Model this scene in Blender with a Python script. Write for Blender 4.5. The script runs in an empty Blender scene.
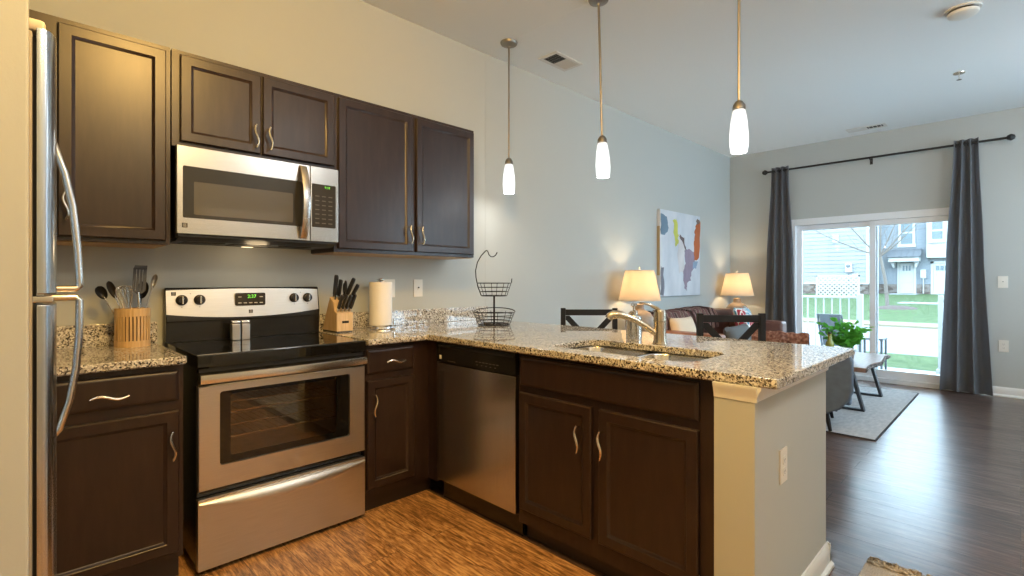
import bpy, bmesh, math, random
from mathutils import Vector, Matrix

# ------------------------------------------------------------------ camera, world, big lights, exposure
SC = bpy.context.scene
COL = SC.collection
PI = math.pi
cam_d = bpy.data.cameras.new('camera')
cam = bpy.data.objects.new('camera', cam_d)
COL.objects.link(cam)
cam.location = (0, 0, 1.2271)
cam.rotation_euler = (PI / 2, 0, math.radians(45.33 - 90))
cam_d.sensor_width = 36
cam_d.lens = 502.95 / 1024 * 36
cam_d.shift_y = -6.83 / 1024
cam_d.clip_start = .02
cam_d.clip_end = 400
SC.camera = cam

SC.view_settings.view_transform = 'Standard'
SC.view_settings.look = 'None'
SC.view_settings.gamma = 1
SC.view_settings.use_curve_mapping = False
SC.view_settings.exposure = 0.22
try:
    SC.cycles.use_denoising = True
    SC.cycles.max_bounces = 10
    SC.cycles.diffuse_bounces = 5
    SC.cycles.glossy_bounces = 5
    SC.cycles.transmission_bounces = 6
    SC.cycles.transparent_max_bounces = 10
    SC.cycles.sample_clamp_indirect = 6
    SC.cycles.caustics_reflective = False
    SC.cycles.caustics_refractive = False
except Exception:
    pass

world = bpy.data.worlds.new('sky')
SC.world = world
world.use_nodes = True
wn = world.node_tree
bg = wn.nodes['Background']
bg.inputs['Color'].default_value = (.64, .85, 1.0, 1)
bg.inputs['Strength'].default_value = 9.6


def lamp(name, kind, loc, power, color, radius=.05):
    d = bpy.data.lights.new(name, kind)
    d.energy = power
    d.color = color
    d.shadow_soft_size = radius
    o = bpy.data.objects.new(name, d)
    COL.objects.link(o)
    o.location = loc
    return o


KITCHEN_LAMPS = [(.62, .80, 124, (1, .59, .17)), (.9, -.75, 34, (1, .76, .44))]  # second entry is an unseen lamp added for warm fill
KITCHEN_COLOR = (1, .635, .22)
HALL_FILL_LAMPS = [(2.3, -.9, 30), (5.6, -1.0, 25)]  # unseen lamps added to brighten the hall and living room side
PENDANT_POWER = 7
LAMP_POWER = 11

# ------------------------------------------------------------------ mesh helpers
ORG = {}


class B:
    """collects shapes in one bmesh; M maps local (u, v, w) to the builder's space"""

    def __init__(s, M=None):
        s.bm = bmesh.new()
        s.M = M or Matrix()

    def v(s, p):
        return s.bm.verts.new(s.M @ Vector(p))

    def mesh(s, verts, faces):
        vs = [s.v(p) for p in verts]
        fs = []
        for f in faces:
            try:
                fs.append(s.bm.faces.new([vs[i] for i in f]))
            except ValueError:
                pass
        return vs, fs

    def box(s, x0, x1, y0, y1, z0, z1, bev=0, seg=2):
        P = [(x, y, z) for z in (z0, z1) for y in (y0, y1) for x in (x0, x1)]
        vs, fs = s.mesh(P, [(0, 1, 3, 2), (4, 6, 7, 5), (0, 4, 5, 1), (2, 3, 7, 6), (0, 2, 6, 4), (1, 5, 7, 3)])
        if bev:
            es = list({e for f in fs for e in f.edges})
            bmesh.ops.bevel(s.bm, geom=es, offset=bev, segments=seg, affect='EDGES', profile=.5)
        return s

    def prism(s, pts, axis, a, b, bev=0, seg=2):
        def P(p, t):
            return {'x': (t, p[0], p[1]), 'y': (p[0], t, p[1]), 'z': (p[0], p[1], t)}[axis]
        n = len(pts)
        vs, fs = s.mesh([P(p, a) for p in pts] + [P(p, b) for p in pts],
                        [tuple(range(n)), tuple(range(2 * n - 1, n - 1, -1))] + [(i, (i + 1) % n, n + (i + 1) % n, n + i) for i in range(n)])
        if bev:
            es = list({e for f in fs[:2] for e in f.edges})
            bmesh.ops.bevel(s.bm, geom=es, offset=bev, segments=seg, affect='EDGES', profile=.5)
        return s

    def tube(s, pts, r, seg=8, closed=False, flat=1.0, up=None):
        pts = [Vector(p) for p in pts]
        n = len(pts)
        rr = r if isinstance(r, (list, tuple)) else [r] * n
        T = []
        for i in range(n):
            if closed:
                t = pts[(i + 1) % n] - pts[i - 1]
            else:
                t = pts[min(i + 1, n - 1)] - pts[max(i - 1, 0)]
            T.append(t.normalized())
        nrm = Vector(up) if up else (Vector((0, 0, 1)) if abs(T[0].z) < .9 else Vector((1, 0, 0)))
        rings = []
        for i in range(n):
            nrm = (nrm - T[i] * nrm.dot(T[i])).normalized()
            bi = T[i].cross(nrm)
            rings.append([s.v(pts[i] + (nrm * math.cos(a) * flat + bi * math.sin(a)) * rr[i]) for a in [2 * PI * k / seg for k in range(seg)]])
        m = n if closed else n - 1
        for i in range(m):
            A, C = rings[i], rings[(i + 1) % n]
            for k in range(seg):
                s.bm.faces.new((A[k], A[(k + 1) % seg], C[(k + 1) % seg], C[k]))
        if not closed:
            s.bm.faces.new(rings[0][::-1])
            s.bm.faces.new(rings[-1])
        return s

    def lathe(s, prof, c=(0, 0, 0), seg=24, axis='z', sx=1.0, sy=1.0):
        rings = []
        for r, h in prof:
            ring = []
            for k in range(seg):
                a = 2 * PI * k / seg
                p, q = r * math.cos(a) * sx, r * math.sin(a) * sy
                d = {'z': (p, q, h), 'y': (p, h, q), 'x': (h, p, q)}[axis]
                ring.append(s.v((c[0] + d[0], c[1] + d[1], c[2] + d[2])))
            rings.append(ring)
        for A, C in zip(rings, rings[1:]):
            for k in range(seg):
                s.bm.faces.new((A[k], A[(k + 1) % seg], C[(k + 1) % seg], C[k]))
        if prof[0][0] > 1e-5:
            s.bm.faces.new(rings[0][::-1])
        if prof[-1][0] > 1e-5:
            s.bm.faces.new(rings[-1])
        return s

    def shell(s, prof, c=(0, 0, 0), seg=24, axis='z'):
        """lathe of a closed profile (a ring section): open ended tubes with wall thickness"""
        n = len(prof)
        rings = []
        for r, h in prof:
            ring = []
            for k in range(seg):
                a = 2 * PI * k / seg
                p, q = r * math.cos(a), r * math.sin(a)
                d = {'z': (p, q, h), 'y': (p, h, q), 'x': (h, p, q)}[axis]
                ring.append(s.v((c[0] + d[0], c[1] + d[1], c[2] + d[2])))
            rings.append(ring)
        for i in range(n):
            A, C = rings[i], rings[(i + 1) % n]
            for k in range(seg):
                s.bm.faces.new((A[k], A[(k + 1) % seg], C[(k + 1) % seg], C[k]))
        return s

    def grid(s, f, nu, nv, thick=None):
        vs = [[s.v(f(i / nu, j / nv)) for j in range(nv + 1)] for i in range(nu + 1)]
        fs = []
        for i in range(nu):
            for j in range(nv):
                fs.append(s.bm.faces.new((vs[i][j], vs[i + 1][j], vs[i + 1][j + 1], vs[i][j + 1])))
        if thick:
            bmesh.ops.solidify(s.bm, geom=fs, thickness=thick)
        return s

    def puff(s, w, h, t, M, n=14, pw=.5):
        """pillow: two bulged sheets joined at the rim, local x = w, z = h, y = thickness"""
        old = s.M
        s.M = old @ M

        def P(i, j, sd):
            a, b = 2 * i / n - 1, 2 * j / n - 1
            k = max(0, (1 - a ** 4) * (1 - b ** 4)) ** pw
            pin = 1 - .07 * (a * a * (1 - b * b) * 0 + (1 - a * a) * abs(b) ** 3)
            pin2 = 1 - .07 * (1 - b * b) * abs(a) ** 3
            return (a * w / 2 * pin2, sd * t / 2 * k, b * h / 2 * pin)
        V = {}
        for sd in (-1, 1):
            for i in range(n + 1):
                for j in range(n + 1):
                    rim = i in (0, n) or j in (0, n)
                    if rim and sd == 1:
                        V[(sd, i, j)] = V[(-1, i, j)]
                    else:
                        V[(sd, i, j)] = s.v(P(i, j, sd))
            for i in range(n):
                for j in range(n):
                    try:
                        s.bm.faces.new((V[(sd, i, j)], V[(sd, i + 1, j)], V[(sd, i + 1, j + 1)], V[(sd, i, j + 1)]))
                    except ValueError:
                        pass
        s.M = old
        return s

    def panel_door(s, u0, u1, v0, v1, w0, th=.02, fr=.041, rec=.009, bv=.012):
        """five-piece door: frame, bevelled inner lip and sunk panel; w is out of the cabinet"""
        def ring(i, w):
            return [(u0 + i, v0 + i, w), (u1 - i, v0 + i, w), (u1 - i, v1 - i, w), (u0 + i, v1 - i, w)]
        R = [ring(0, w0), ring(0, w0 + th - .004), ring(.004, w0 + th), ring(fr, w0 + th), ring(fr + bv * .35, w0 + th - rec * .45), ring(fr + bv * .5, w0 + th - rec * .5), ring(fr + bv, w0 + th - rec)]
        V = [p for r in R for p in r]
        F = [(3, 2, 1, 0)]
        for k in range(len(R) - 1):
            for i in range(4):
                F.append((4 * k + i, 4 * k + (i + 1) % 4, 4 * k + 4 + (i + 1) % 4, 4 * k + 4 + i))
        m = 4 * (len(R) - 1)
        F.append((m, m + 1, m + 2, m + 3))
        s.mesh(V, F)
        return s

    def slab_front(s, u0, u1, v0, v1, w0, th=.02, bv=.016):
        def ring(i, w):
            return [(u0 + i, v0 + i, w), (u1 - i, v0 + i, w), (u1 - i, v1 - i, w), (u0 + i, v1 - i, w)]
        R = [ring(0, w0), ring(0, w0 + th * .45), ring(bv * .25, w0 + th * .6), ring(bv, w0 + th)]
        V = [p for r in R for p in r]
        F = [(3, 2, 1, 0)]
        for k in range(3):
            for i in range(4):
                F.append((4 * k + i, 4 * k + (i + 1) % 4, 4 * k + 4 + (i + 1) % 4, 4 * k + 4 + i))
        F.append((12, 13, 14, 15))
        s.mesh(V, F)
        return s

    def pull(s, u, v, w, L=.115, vert=True, r=.0048, sgn=1):
        """wavy wire pull with two posts"""
        P = []
        n = 14
        for i in range(n + 1):
            t = i / n
            al = (t - .5) * L
            sw = math.sin(t * 2 * PI) * .008 * sgn
            P.append((u + sw, v + al, w + .026 + .004 * math.sin(t * PI)) if vert else (u + al, v + sw, w + .026 + .004 * math.sin(t * PI)))
        s.tube(P, [r * (.75 + .5 * math.sin(i / n * PI)) for i in range(n + 1)], 8)
        for t in (.08, .92):
            al = (t - .5) * L
            sw = math.sin(t * 2 * PI) * .008 * sgn
            q = (u + sw, v + al) if vert else (u + al, v + sw)
            s.tube([(q[0], q[1], w - .001), (q[0], q[1], w + .028)], .0045, 8)
        return s


def FY(y0):       # u = x, v = z, w = towards -y
    return Matrix(((1, 0, 0, 0), (0, 0, -1, y0), (0, 1, 0, 0), (0, 0, 0, 1)))


def FX(x0):       # u = -y, v = z, w = towards -x
    return Matrix(((0, 0, -1, x0), (-1, 0, 0, 0), (0, 1, 0, 0), (0, 0, 0, 1)))


def obj(name, b, mat, parent=None, kind=None, label=None, smooth=35):
    bm = b.bm
    if parent is not None:
        o3 = ORG[parent]
        if o3.length:
            bmesh.ops.translate(bm, verts=bm.verts, vec=-o3)
    bmesh.ops.recalc_face_normals(bm, faces=bm.faces)
    me = bpy.data.meshes.new(name)
    for f in bm.faces:
        f.smooth = True
    bm.to_mesh(me)
    bm.free()
    me.set_sharp_from_angle(angle=math.radians(smooth))
    me.materials.append(mat)
    o = bpy.data.objects.new(name, me)
    COL.objects.link(o)
    if len(me.polygons) < 1500:
        wm = o.modifiers.new('normals', 'WEIGHTED_NORMAL')
        wm.keep_sharp = True
        wm.weight = 80
    if parent is not None:
        o.parent = parent
        ORG[o] = ORG[parent].copy()
    else:
        ORG[o] = Vector((0, 0, 0))
    if kind:
        o['kind'] = kind
    if label:
        o['label'] = label
    return o


def tag(o, label, cat, group=None, kind=None):
    o['label'] = label
    o['category'] = cat
    if group:
        o['group'] = group
    if kind:
        o['kind'] = kind
    return o


def thing(name, label, cat, loc=(0, 0, 0), rotz=0, group=None, local=False):
    o = bpy.data.objects.new(name, None)
    COL.objects.link(o)
    o.empty_display_size = .05
    o.location = loc
    o.rotation_euler = (0, 0, rotz)
    tag(o, label, cat, group)
    ORG[o] = Vector((0, 0, 0)) if local else Vector(loc)
    return o


def single(name, b, mat, label, cat, group=None, loc=None, smooth=35):
    """a thing that is one mesh, its origin moved to loc"""
    if loc is not None:
        bmesh.ops.translate(b.bm, verts=b.bm.verts, vec=-Vector(loc))
    o = obj(name, b, mat, smooth=smooth)
    if loc is not None:
        o.location = loc
        ORG[o] = Vector(loc)
    return tag(o, label, cat, group)


def struct(name, b, mat, parent=None, smooth=35):
    o = obj(name, b, mat, parent, smooth=smooth)
    if parent is None:
        o['kind'] = 'structure'
    return o


def dup(root, loc, rotz, label, group=None):
    r = root.copy()
    COL.objects.link(r)
    r.location = loc
    r.rotation_euler = (root.rotation_euler[0], root.rotation_euler[1], rotz)
    r['label'] = label
    if group:
        r['group'] = group
    for ch in list(root.children):
        c = ch.copy()
        COL.objects.link(c)
        c.parent = r
        for g in list(ch.children):
            d = g.copy()
            COL.objects.link(d)
            d.parent = c
    return r


def text_bm(body, size, M):
    cu = bpy.data.curves.new('txt', 'FONT')
    cu.body = body
    cu.size = size
    cu.align_x = 'CENTER'
    cu.align_y = 'CENTER'
    cu.extrude = .0004
    o = bpy.data.objects.new('txt', cu)
    COL.objects.link(o)
    dg = bpy.context.evaluated_depsgraph_get()
    me = bpy.data.meshes.new_from_object(o.evaluated_get(dg))
    b = B()
    b.bm.from_mesh(me)
    bmesh.ops.transform(b.bm, matrix=M, verts=b.bm.verts)
    bpy.data.objects.remove(o)
    bpy.data.curves.remove(cu)
    bpy.data.meshes.remove(me)
    return b


# ------------------------------------------------------------------ materials
def _new(name):
    m = bpy.data.materials.new(name)
    m.use_nodes = True
    nt = m.node_tree
    return m, nt, nt.nodes['Principled BSDF']


def plain(name, col, rough=.5, metal=0, spec=.5, emit=None, es=0, coat=0, bump=0, bscale=60, var=0, vscale=8, sheen=0):
    m, nt, p = _new(name)
    p.inputs['Base Color'].default_value = (*col, 1)
    p.inputs['Roughness'].default_value = rough
    p.inputs['Metallic'].default_value = metal
    p.inputs['Specular IOR Level'].default_value = spec
    if coat:
        p.inputs['Coat Weight'].default_value = coat
        p.inputs['Coat Roughness'].default_value = .1
    if sheen:
        p.inputs['Sheen Weight'].default_value = sheen
    if emit:
        p.inputs['Emission Color'].default_value = (*emit, 1)
        p.inputs['Emission Strength'].default_value = es
    if bump or var:
        tc = nt.nodes.new('ShaderNodeTexCoord')
        nz = nt.nodes.new('ShaderNodeTexNoise')
        nz.inputs['Scale'].default_value = bscale if bump else vscale
        nz.inputs['Detail'].default_value = 4
        nt.links.new(tc.outputs['Object'], nz.inputs['Vector'])
        if bump:
            bp = nt.nodes.new('ShaderNodeBump')
            bp.inputs['Strength'].default_value = bump
            bp.inputs['Distance'].default_value = .004
            nt.links.new(nz.outputs['Fac'], bp.inputs['Height'])
            nt.links.new(bp.outputs['Normal'], p.inputs['Normal'])
        if var:
            n2 = nt.nodes.new('ShaderNodeTexNoise')
            n2.inputs['Scale'].default_value = vscale
            n2.inputs['Detail'].default_value = 5
            nt.links.new(tc.outputs['Object'], n2.inputs['Vector'])
            rp = nt.nodes.new('ShaderNodeValToRGB')
            rp.color_ramp.elements[0].position = .3
            rp.color_ramp.elements[1].position = .7
            rp.color_ramp.elements[0].color = tuple(c * (1 - var) for c in col) + (1,)
            rp.color_ramp.elements[1].color = tuple(min(1, c * (1 + var)) for c in col) + (1,)
            nt.links.new(n2.outputs['Fac'], rp.inputs['Fac'])
            nt.links.new(rp.outputs['Color'], p.inputs['Base Color'])
    return m


def ramp_mat(name, stops, scale, rough=.5, stretch=(1, 1, 1), detail=6, coat=0, bump=0, tex='noise', dist=0, spec=.5, mode='LINEAR', metal=0):
    m, nt, p = _new(name)
    tc = nt.nodes.new('ShaderNodeTexCoord')
    mp = nt.nodes.new('ShaderNodeMapping')
    mp.inputs['Scale'].default_value = stretch
    nt.links.new(tc.outputs['Object'], mp.inputs['Vector'])
    if tex == 'noise':
        t = nt.nodes.new('ShaderNodeTexNoise')
        t.inputs['Scale'].default_value = scale
        t.inputs['Detail'].default_value = detail
        t.inputs['Distortion'].default_value = dist
        out = t.outputs['Fac']
    elif tex == 'voronoi':
        t = nt.nodes.new('ShaderNodeTexVoronoi')
        t.inputs['Scale'].default_value = scale
        sp = nt.nodes.new('ShaderNodeSeparateColor')
        nt.links.new(t.outputs['Color'], sp.inputs['Color'])
        out = sp.outputs['Red']
    elif tex == 'wave':
        t = nt.nodes.new('ShaderNodeTexWave')
        t.inputs['Scale'].default_value = scale
        t.inputs['Distortion'].default_value = dist
        t.inputs['Detail'].default_value = 2
        out = t.outputs['Fac']
    nt.links.new(mp.outputs['Vector'], t.inputs['Vector'])
    rp = nt.nodes.new('ShaderNodeValToRGB')
    rp.color_ramp.interpolation = mode
    els = rp.color_ramp.elements
    while len(els) < len(stops):
        els.new(.5)
    for e, (pos, col) in zip(els, stops):
        e.position = pos
        e.color = (*col, 1)
    nt.links.new(out, rp.inputs['Fac'])
    nt.links.new(rp.outputs['Color'], p.inputs['Base Color'])
    p.inputs['Roughness'].default_value = rough
    p.inputs['Metallic'].default_value = metal
    p.inputs['Specular IOR Level'].default_value = spec
    if coat:
        p.inputs['Coat Weight'].default_value = coat
        p.inputs['Coat Roughness'].default_value = .26
    if bump:
        bp = nt.nodes.new('ShaderNodeBump')
        bp.inputs['Strength'].default_value = bump
        bp.inputs['Distance'].default_value = .003
        nt.links.new(out, bp.inputs['Height'])
        nt.links.new(bp.outputs['Normal'], p.inputs['Normal'])
    return m


def granite(name):
    m, nt, p = _new(name)
    tc = nt.nodes.new('ShaderNodeTexCoord')
    t = nt.nodes.new('ShaderNodeTexVoronoi')
    t.inputs['Scale'].default_value = 190
    nz = nt.nodes.new('ShaderNodeTexNoise')
    nz.inputs['Scale'].default_value = 60
    nz.inputs['Detail'].default_value = 3
    nt.links.new(tc.outputs['Object'], t.inputs['Vector'])
    nt.links.new(tc.outputs['Object'], nz.inputs['Vector'])
    sp = nt.nodes.new('ShaderNodeSeparateColor')
    nt.links.new(t.outputs['Color'], sp.inputs['Color'])
    mx = nt.nodes.new('ShaderNodeMath')
    mx.operation = 'MULTIPLY_ADD'
    mx.inputs[1].default_value = .62
    nt.links.new(sp.outputs['Red'], mx.inputs[0])
    m2 = nt.nodes.new('ShaderNodeMath')
    m2.operation = 'MULTIPLY'
    m2.inputs[1].default_value = .42
    nt.links.new(nz.outputs['Fac'], m2.inputs[0])
    nt.links.new(m2.outputs[0], mx.inputs[2])
    rp = nt.nodes.new('ShaderNodeValToRGB')
    rp.color_ramp.interpolation = 'CONSTANT'
    st = [(0, (.018, .016, .015)), (.28, (.11, .09, .075)), (.37, (.36, .33, .28)), (.50, (.53, .50, .44)), (.62, (.74, .72, .67)), (.76, (.45, .44, .42))]
    els = rp.color_ramp.elements
    while len(els) < len(st):
        els.new(.5)
    for e, (pos, col) in zip(els, st):
        e.position = pos
        e.color = (*col, 1)
    nt.links.new(mx.outputs[0], rp.inputs['Fac'])
    nt.links.new(rp.outputs['Color'], p.inputs['Base Color'])
    p.inputs['Roughness'].default_value = .03
    p.inputs['IOR'].default_value = 1.7
    return m


def plank_floor(name, dark, mid, light, rough, streak=1.0, bump=.25, var=.5, pos3=(.38, .53, .70), coat=0):
    m, nt, p = _new(name)
    L = nt.links.new
    tc = nt.nodes.new('ShaderNodeTexCoord')
    sx = nt.nodes.new('ShaderNodeSeparateXYZ')
    cx = nt.nodes.new('ShaderNodeCombineXYZ')
    L(tc.outputs['Object'], sx.inputs[0])
    L(sx.outputs['Y'], cx.inputs['X'])
    L(sx.outputs['X'], cx.inputs['Y'])
    br = nt.nodes.new('ShaderNodeTexBrick')
    br.offset = .37
    br.inputs['Scale'].default_value = 1
    br.inputs['Mortar Size'].default_value = .0014
    br.inputs['Mortar Smooth'].default_value = .3
    br.inputs['Brick Width'].default_value = 1.22
    br.inputs['Row Height'].default_value = .178
    br.inputs['Color1'].default_value = (0, 0, 0, 1)
    br.inputs['Color2'].default_value = (1, 1, 1, 1)
    br.inputs['Mortar'].default_value = (.5, .5, .5, 1)
    L(cx.outputs[0], br.inputs['Vector'])
    # grain: stretched along the plank, shifted per plank
    sh = nt.nodes.new('ShaderNodeVectorMath')
    sh.operation = 'MULTIPLY_ADD'
    sh.inputs[1].default_value = (3.1, 2.3, 1)
    L(br.outputs['Color'], sh.inputs[0])
    L(cx.outputs[0], sh.inputs[2])
    mp = nt.nodes.new('ShaderNodeMapping')
    mp.inputs['Scale'].default_value = (4.5, 38, 1)
    L(sh.outputs[0], mp.inputs['Vector'])
    nz = nt.nodes.new('ShaderNodeTexNoise')
    nz.inputs['Scale'].default_value = 1.3 * streak
    nz.inputs['Detail'].default_value = 7
    nz.inputs['Roughness'].default_value = .70
    nz.inputs['Distortion'].default_value = .6
    L(mp.outputs[0], nz.inputs['Vector'])
    ad = nt.nodes.new('ShaderNodeMath')
    ad.operation = 'MULTIPLY_ADD'
    ad.inputs[1].default_value = .16 * var
    sc = nt.nodes.new('ShaderNodeSeparateColor')
    L(br.outputs['Color'], sc.inputs[0])
    L(sc.outputs['Red'], ad.inputs[0])
    L(nz.outputs['Fac'], ad.inputs[2])
    rp = nt.nodes.new('ShaderNodeValToRGB')
    els = rp.color_ramp.elements
    els.new(.5)
    for e, (pos, col) in zip(els, zip(pos3, (dark, mid, light))):
        e.position = pos
        e.color = (*col, 1)
    L(ad.outputs[0], rp.inputs['Fac'])
    mxm = nt.nodes.new('ShaderNodeMix')
    mxm.data_type = 'RGBA'
    mxm.inputs[7].default_value = (*[c * .35 for c in dark], 1)
    L(br.outputs['Fac'], mxm.inputs[0])
    L(rp.outputs['Color'], mxm.inputs[6])
    L(mxm.outputs[2], p.inputs['Base Color'])
    p.inputs['Roughness'].default_value = rough
    p.inputs['Specular IOR Level'].default_value = .75
    p.inputs['Coat Weight'].default_value = coat
    p.inputs['Coat Roughness'].default_value = .3
    hb = nt.nodes.new('ShaderNodeMath')
    hb.operation = 'MULTIPLY_ADD'
    hb.inputs[1].default_value = -2.0
    L(br.outputs['Fac'], hb.inputs[0])
    L(nz.outputs['Fac'], hb.inputs[2])
    bp = nt.nodes.new('ShaderNodeBump')
    bp.inputs['Strength'].default_value = bump
    bp.inputs['Distance'].default_value = .003
    L(hb.outputs[0], bp.inputs['Height'])
    L(bp.outputs['Normal'], p.inputs['Normal'])
    return m


def thin_glass(name, tint=(1, 1, 1), refl=1.0, rough=0.0, dark=None, base=.04):
    """clear pane: transmission straight through plus a fresnel reflection"""
    m, nt, p = _new(name)
    nt.nodes.remove(p)
    out = nt.nodes['Material Output']
    tr = nt.nodes.new('ShaderNodeBsdfTransparent')
    tr.inputs['Color'].default_value = (*tint, 1)
    gl = nt.nodes.new('ShaderNodeBsdfGlossy')
    gl.inputs['Roughness'].default_value = rough
    fr = nt.nodes.new('ShaderNodeFresnel')
    fr.inputs['IOR'].default_value = 1.5
    mu = nt.nodes.new('ShaderNodeMath')
    mu.operation = 'MULTIPLY'
    mu.inputs[1].default_value = refl
    mx = nt.nodes.new('ShaderNodeMixShader')
    nt.links.new(fr.outputs[0], mu.inputs[0])
    nt.links.new(mu.outputs[0], mx.inputs['Fac'])
    nt.links.new(tr.outputs[0], mx.inputs[1])
    nt.links.new(gl.outputs[0], mx.inputs[2])
    nt.links.new(mx.outputs[0], out.inputs['Surface'])
    return m


def translucent(name, col, emit=0, mixd=.5, glossy=0):
    m, nt, p = _new(name)
    nt.nodes.remove(p)
    out = nt.nodes['Material Output']
    tl = nt.nodes.new('ShaderNodeBsdfTranslucent')
    df = nt.nodes.new('ShaderNodeBsdfDiffuse')
    tl.inputs['Color'].default_value = (*col, 1)
    df.inputs['Color'].default_value = (*col, 1)
    mx = nt.nodes.new('ShaderNodeMixShader')
    mx.inputs['Fac'].default_value = mixd
    nt.links.new(tl.outputs[0], mx.inputs[1])
    nt.links.new(df.outputs[0], mx.inputs[2])
    last = mx
    if emit:
        em = nt.nodes.new('ShaderNodeEmission')
        em.inputs['Color'].default_value = (*col, 1)
        em.inputs['Strength'].default_value = emit
        ad = nt.nodes.new('ShaderNodeAddShader')
        nt.links.new(mx.outputs[0], ad.inputs[0])
        nt.links.new(em.outputs[0], ad.inputs[1])
        last = ad
    nt.links.new(last.outputs[0], out.inputs['Surface'])
    return m


M = {}
M['wall'] = plain('wall_paint', (.465, .492, .482), .7, bump=.06, bscale=220)
M['ceil'] = plain('ceiling_paint', (.83, .86, .86), .85, bump=.05, bscale=160)
M['trim'] = plain('white_trim_paint', (.78, .80, .80), .4)
M['floor'] = plank_floor('dim_plank_floor', (.036, .018, .013), (.074, .040, .030), (.140, .092, .072), .27, 1.0, .20, .8, coat=.35)  # same planks as the kitchen, dimmer living room light put into the colour
M['kfloor'] = plank_floor('lamplit_plank_floor', (.16, .070, .022), (.43, .208, .075), (.70, .42, .19), .38, 1.6, .35, .30, (.42, .53, .64))  # warm kitchen lamplight put into the plank colour
M['espresso'] = ramp_mat('espresso_wood', [(.3, (.0175, .0100, .0088)), (.55, (.0245, .0138, .0118)), (.75, (.032, .0185, .0155))], 4, .33, (9, 9, 1.6), 6, coat=.08, spec=.42)
M['cab_under'] = plain('maple_cabinet_underside', (.48, .33, .18), .5, var=.12, vscale=10)
M['toe'] = plain('dark_toe_kick', (.020, .012, .009), .55)
M['granite'] = granite('speckled_granite')
M['steel'] = ramp_mat('brushed_steel', [(.3, (.56, .54, .51)), (.7, (.63, .61, .58))], 9, .34, (1, 1, 40), 4, bump=.02, metal=1)
M['steel_mw'] = ramp_mat('brushed_steel_microwave', [(.3, (.48, .46, .435)), (.7, (.54, .52, .495))], 9, .24, (1, 1, 40), 4, bump=.02, metal=1)
M['steel_fridge'] = ramp_mat('fridge_steel_cool_sheen', [(.3, (.50, .54, .585)), (.7, (.58, .62, .665))], 9, .22, (40, 40, 1), 4, bump=.02, metal=1)  # blue tint stands in for cool reflections on the fridge doors
M['steel_h'] = ramp_mat('brushed_steel_vertical', [(.3, (.55, .54, .53)), (.7, (.64, .63, .62))], 9, .25, (40, 40, 1), 4, bump=.02, metal=1)
M['chrome'] = plain('polished_steel', (.70, .69, .67), .20, 1)
M['nickel'] = plain('satin_nickel', (.76, .70, .60), .22, 1)
M['bronze_stem'] = plain('pendant_nickel', (.30, .28, .25), .36, 1)
M['bronze_nickel'] = plain('brushed_nickel_faucet', (.58, .52, .43), .22, 1)
M['black'] = plain('black_enamel', (.010, .0095, .009), .22)
M['blackmat'] = plain('black_plastic', (.013, .012, .012), .42)
M['blackglass'] = plain('black_glass', (.006, .006, .006), .035, spec=.6)
M['dgrey'] = plain('dark_grey_glass', (.030, .028, .026), .10)
M['digit'] = plain('green_digits', (.05, .3, .02), .5, emit=(.25, 1, .08), es=.9)
M['mark'] = plain('pale_print', (.55, .53, .50), .5)
M['dimmark'] = plain('dim_print', (.085, .08, .075), .5)
M['rack'] = plain('oven_rack_wire', (.75, .62, .38), .25, 1)
M['cavity'] = plain('oven_cavity', (.42, .38, .34), .45, var=.15, vscale=14)
M['ovenglass'] = thin_glass('tinted_oven_glass', (.82, .77, .70), 1.9, .02)
M['mwscreen'] = plain('microwave_screen', (.075, .066, .048), .05, spec=.9)
M['outlet'] = plain('white_plastic', (.78, .76, .70), .35)
M['outlet_dark'] = plain('outlet_slots', (.10, .10, .10), .5)
M['bamboo'] = ramp_mat('bamboo', [(.35, (.56, .36, .16)), (.65, (.70, .48, .24))], 5, .4, (30, 30, 1.5), 3)
M['blockwood'] = ramp_mat('pale_block_wood', [(.35, (.62, .43, .22)), (.65, (.74, .54, .31))], 5, .42, (16, 16, 1.6), 4)
M['paper'] = plain('paper_towel', (.90, .885, .86), .9, bump=.25, bscale=130)
M['wire'] = plain('dark_wire', (.035, .030, .028), .38, 1)
M['fridge_side'] = plain('fridge_grey_side', (.40, .36, .30), .45)
M['gasket'] = plain('rubber_gasket', (.03, .03, .03), .7)
M['hinge_cap'] = plain('beige_hinge_cover', (.62, .54, .42), .45)
M['charcoal'] = plain('charcoal_curtain', (.20, .208, .232), .85, bump=.25, bscale=260, sheen=.2)
M['rod'] = plain('black_iron', (.012, .012, .012), .45)
M['shade'] = translucent('linen_shade', (.68, .59, .46), .10, .45)
M['lampbase'] = ramp_mat('stoneware_base', [(.3, (.19, .13, .085)), (.6, (.32, .24, .165))], 6, .45, (1, 1, 3), 4)
M['glass_shade'] = translucent('frosted_white_glass', (.62, .64, .66), .20, .45)
M['leather'] = ramp_mat('lamplit_leather', [(.3, (.20, .075, .04)), (.7, (.33, .135, .075))], 7, .42, (1, 1, 1), 5, bump=.1)  # lighter copy of the sofa leather, lamplight put into its colour
M['leather_dark'] = ramp_mat('dark_brown_leather', [(.3, (.10, .045, .038)), (.7, (.17, .080, .065))], 7, .4, (1, 1, 1), 5)
M['cream'] = plain('cream_fabric', (.72, .60, .46), .9, bump=.2, bscale=150)
M['greyfab'] = plain('grey_fabric', (.12, .122, .122), .9, bump=.2, bscale=180)
M['blackwood'] = plain('black_wood', (.010, .010, .012), .5, spec=.3)
M['slate'] = plain('slate_upholstery', (.105, .140, .190), .85, bump=.2, bscale=220, var=.12, vscale=14)
M['chenille'] = ramp_mat('rust_chenille', [(.30, (.16, .07, .055)), (.5, (.40, .20, .155)), (.7, (.68, .46, .38))], 42, .95, (1, 1, 1), 4, bump=.8)
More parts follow.
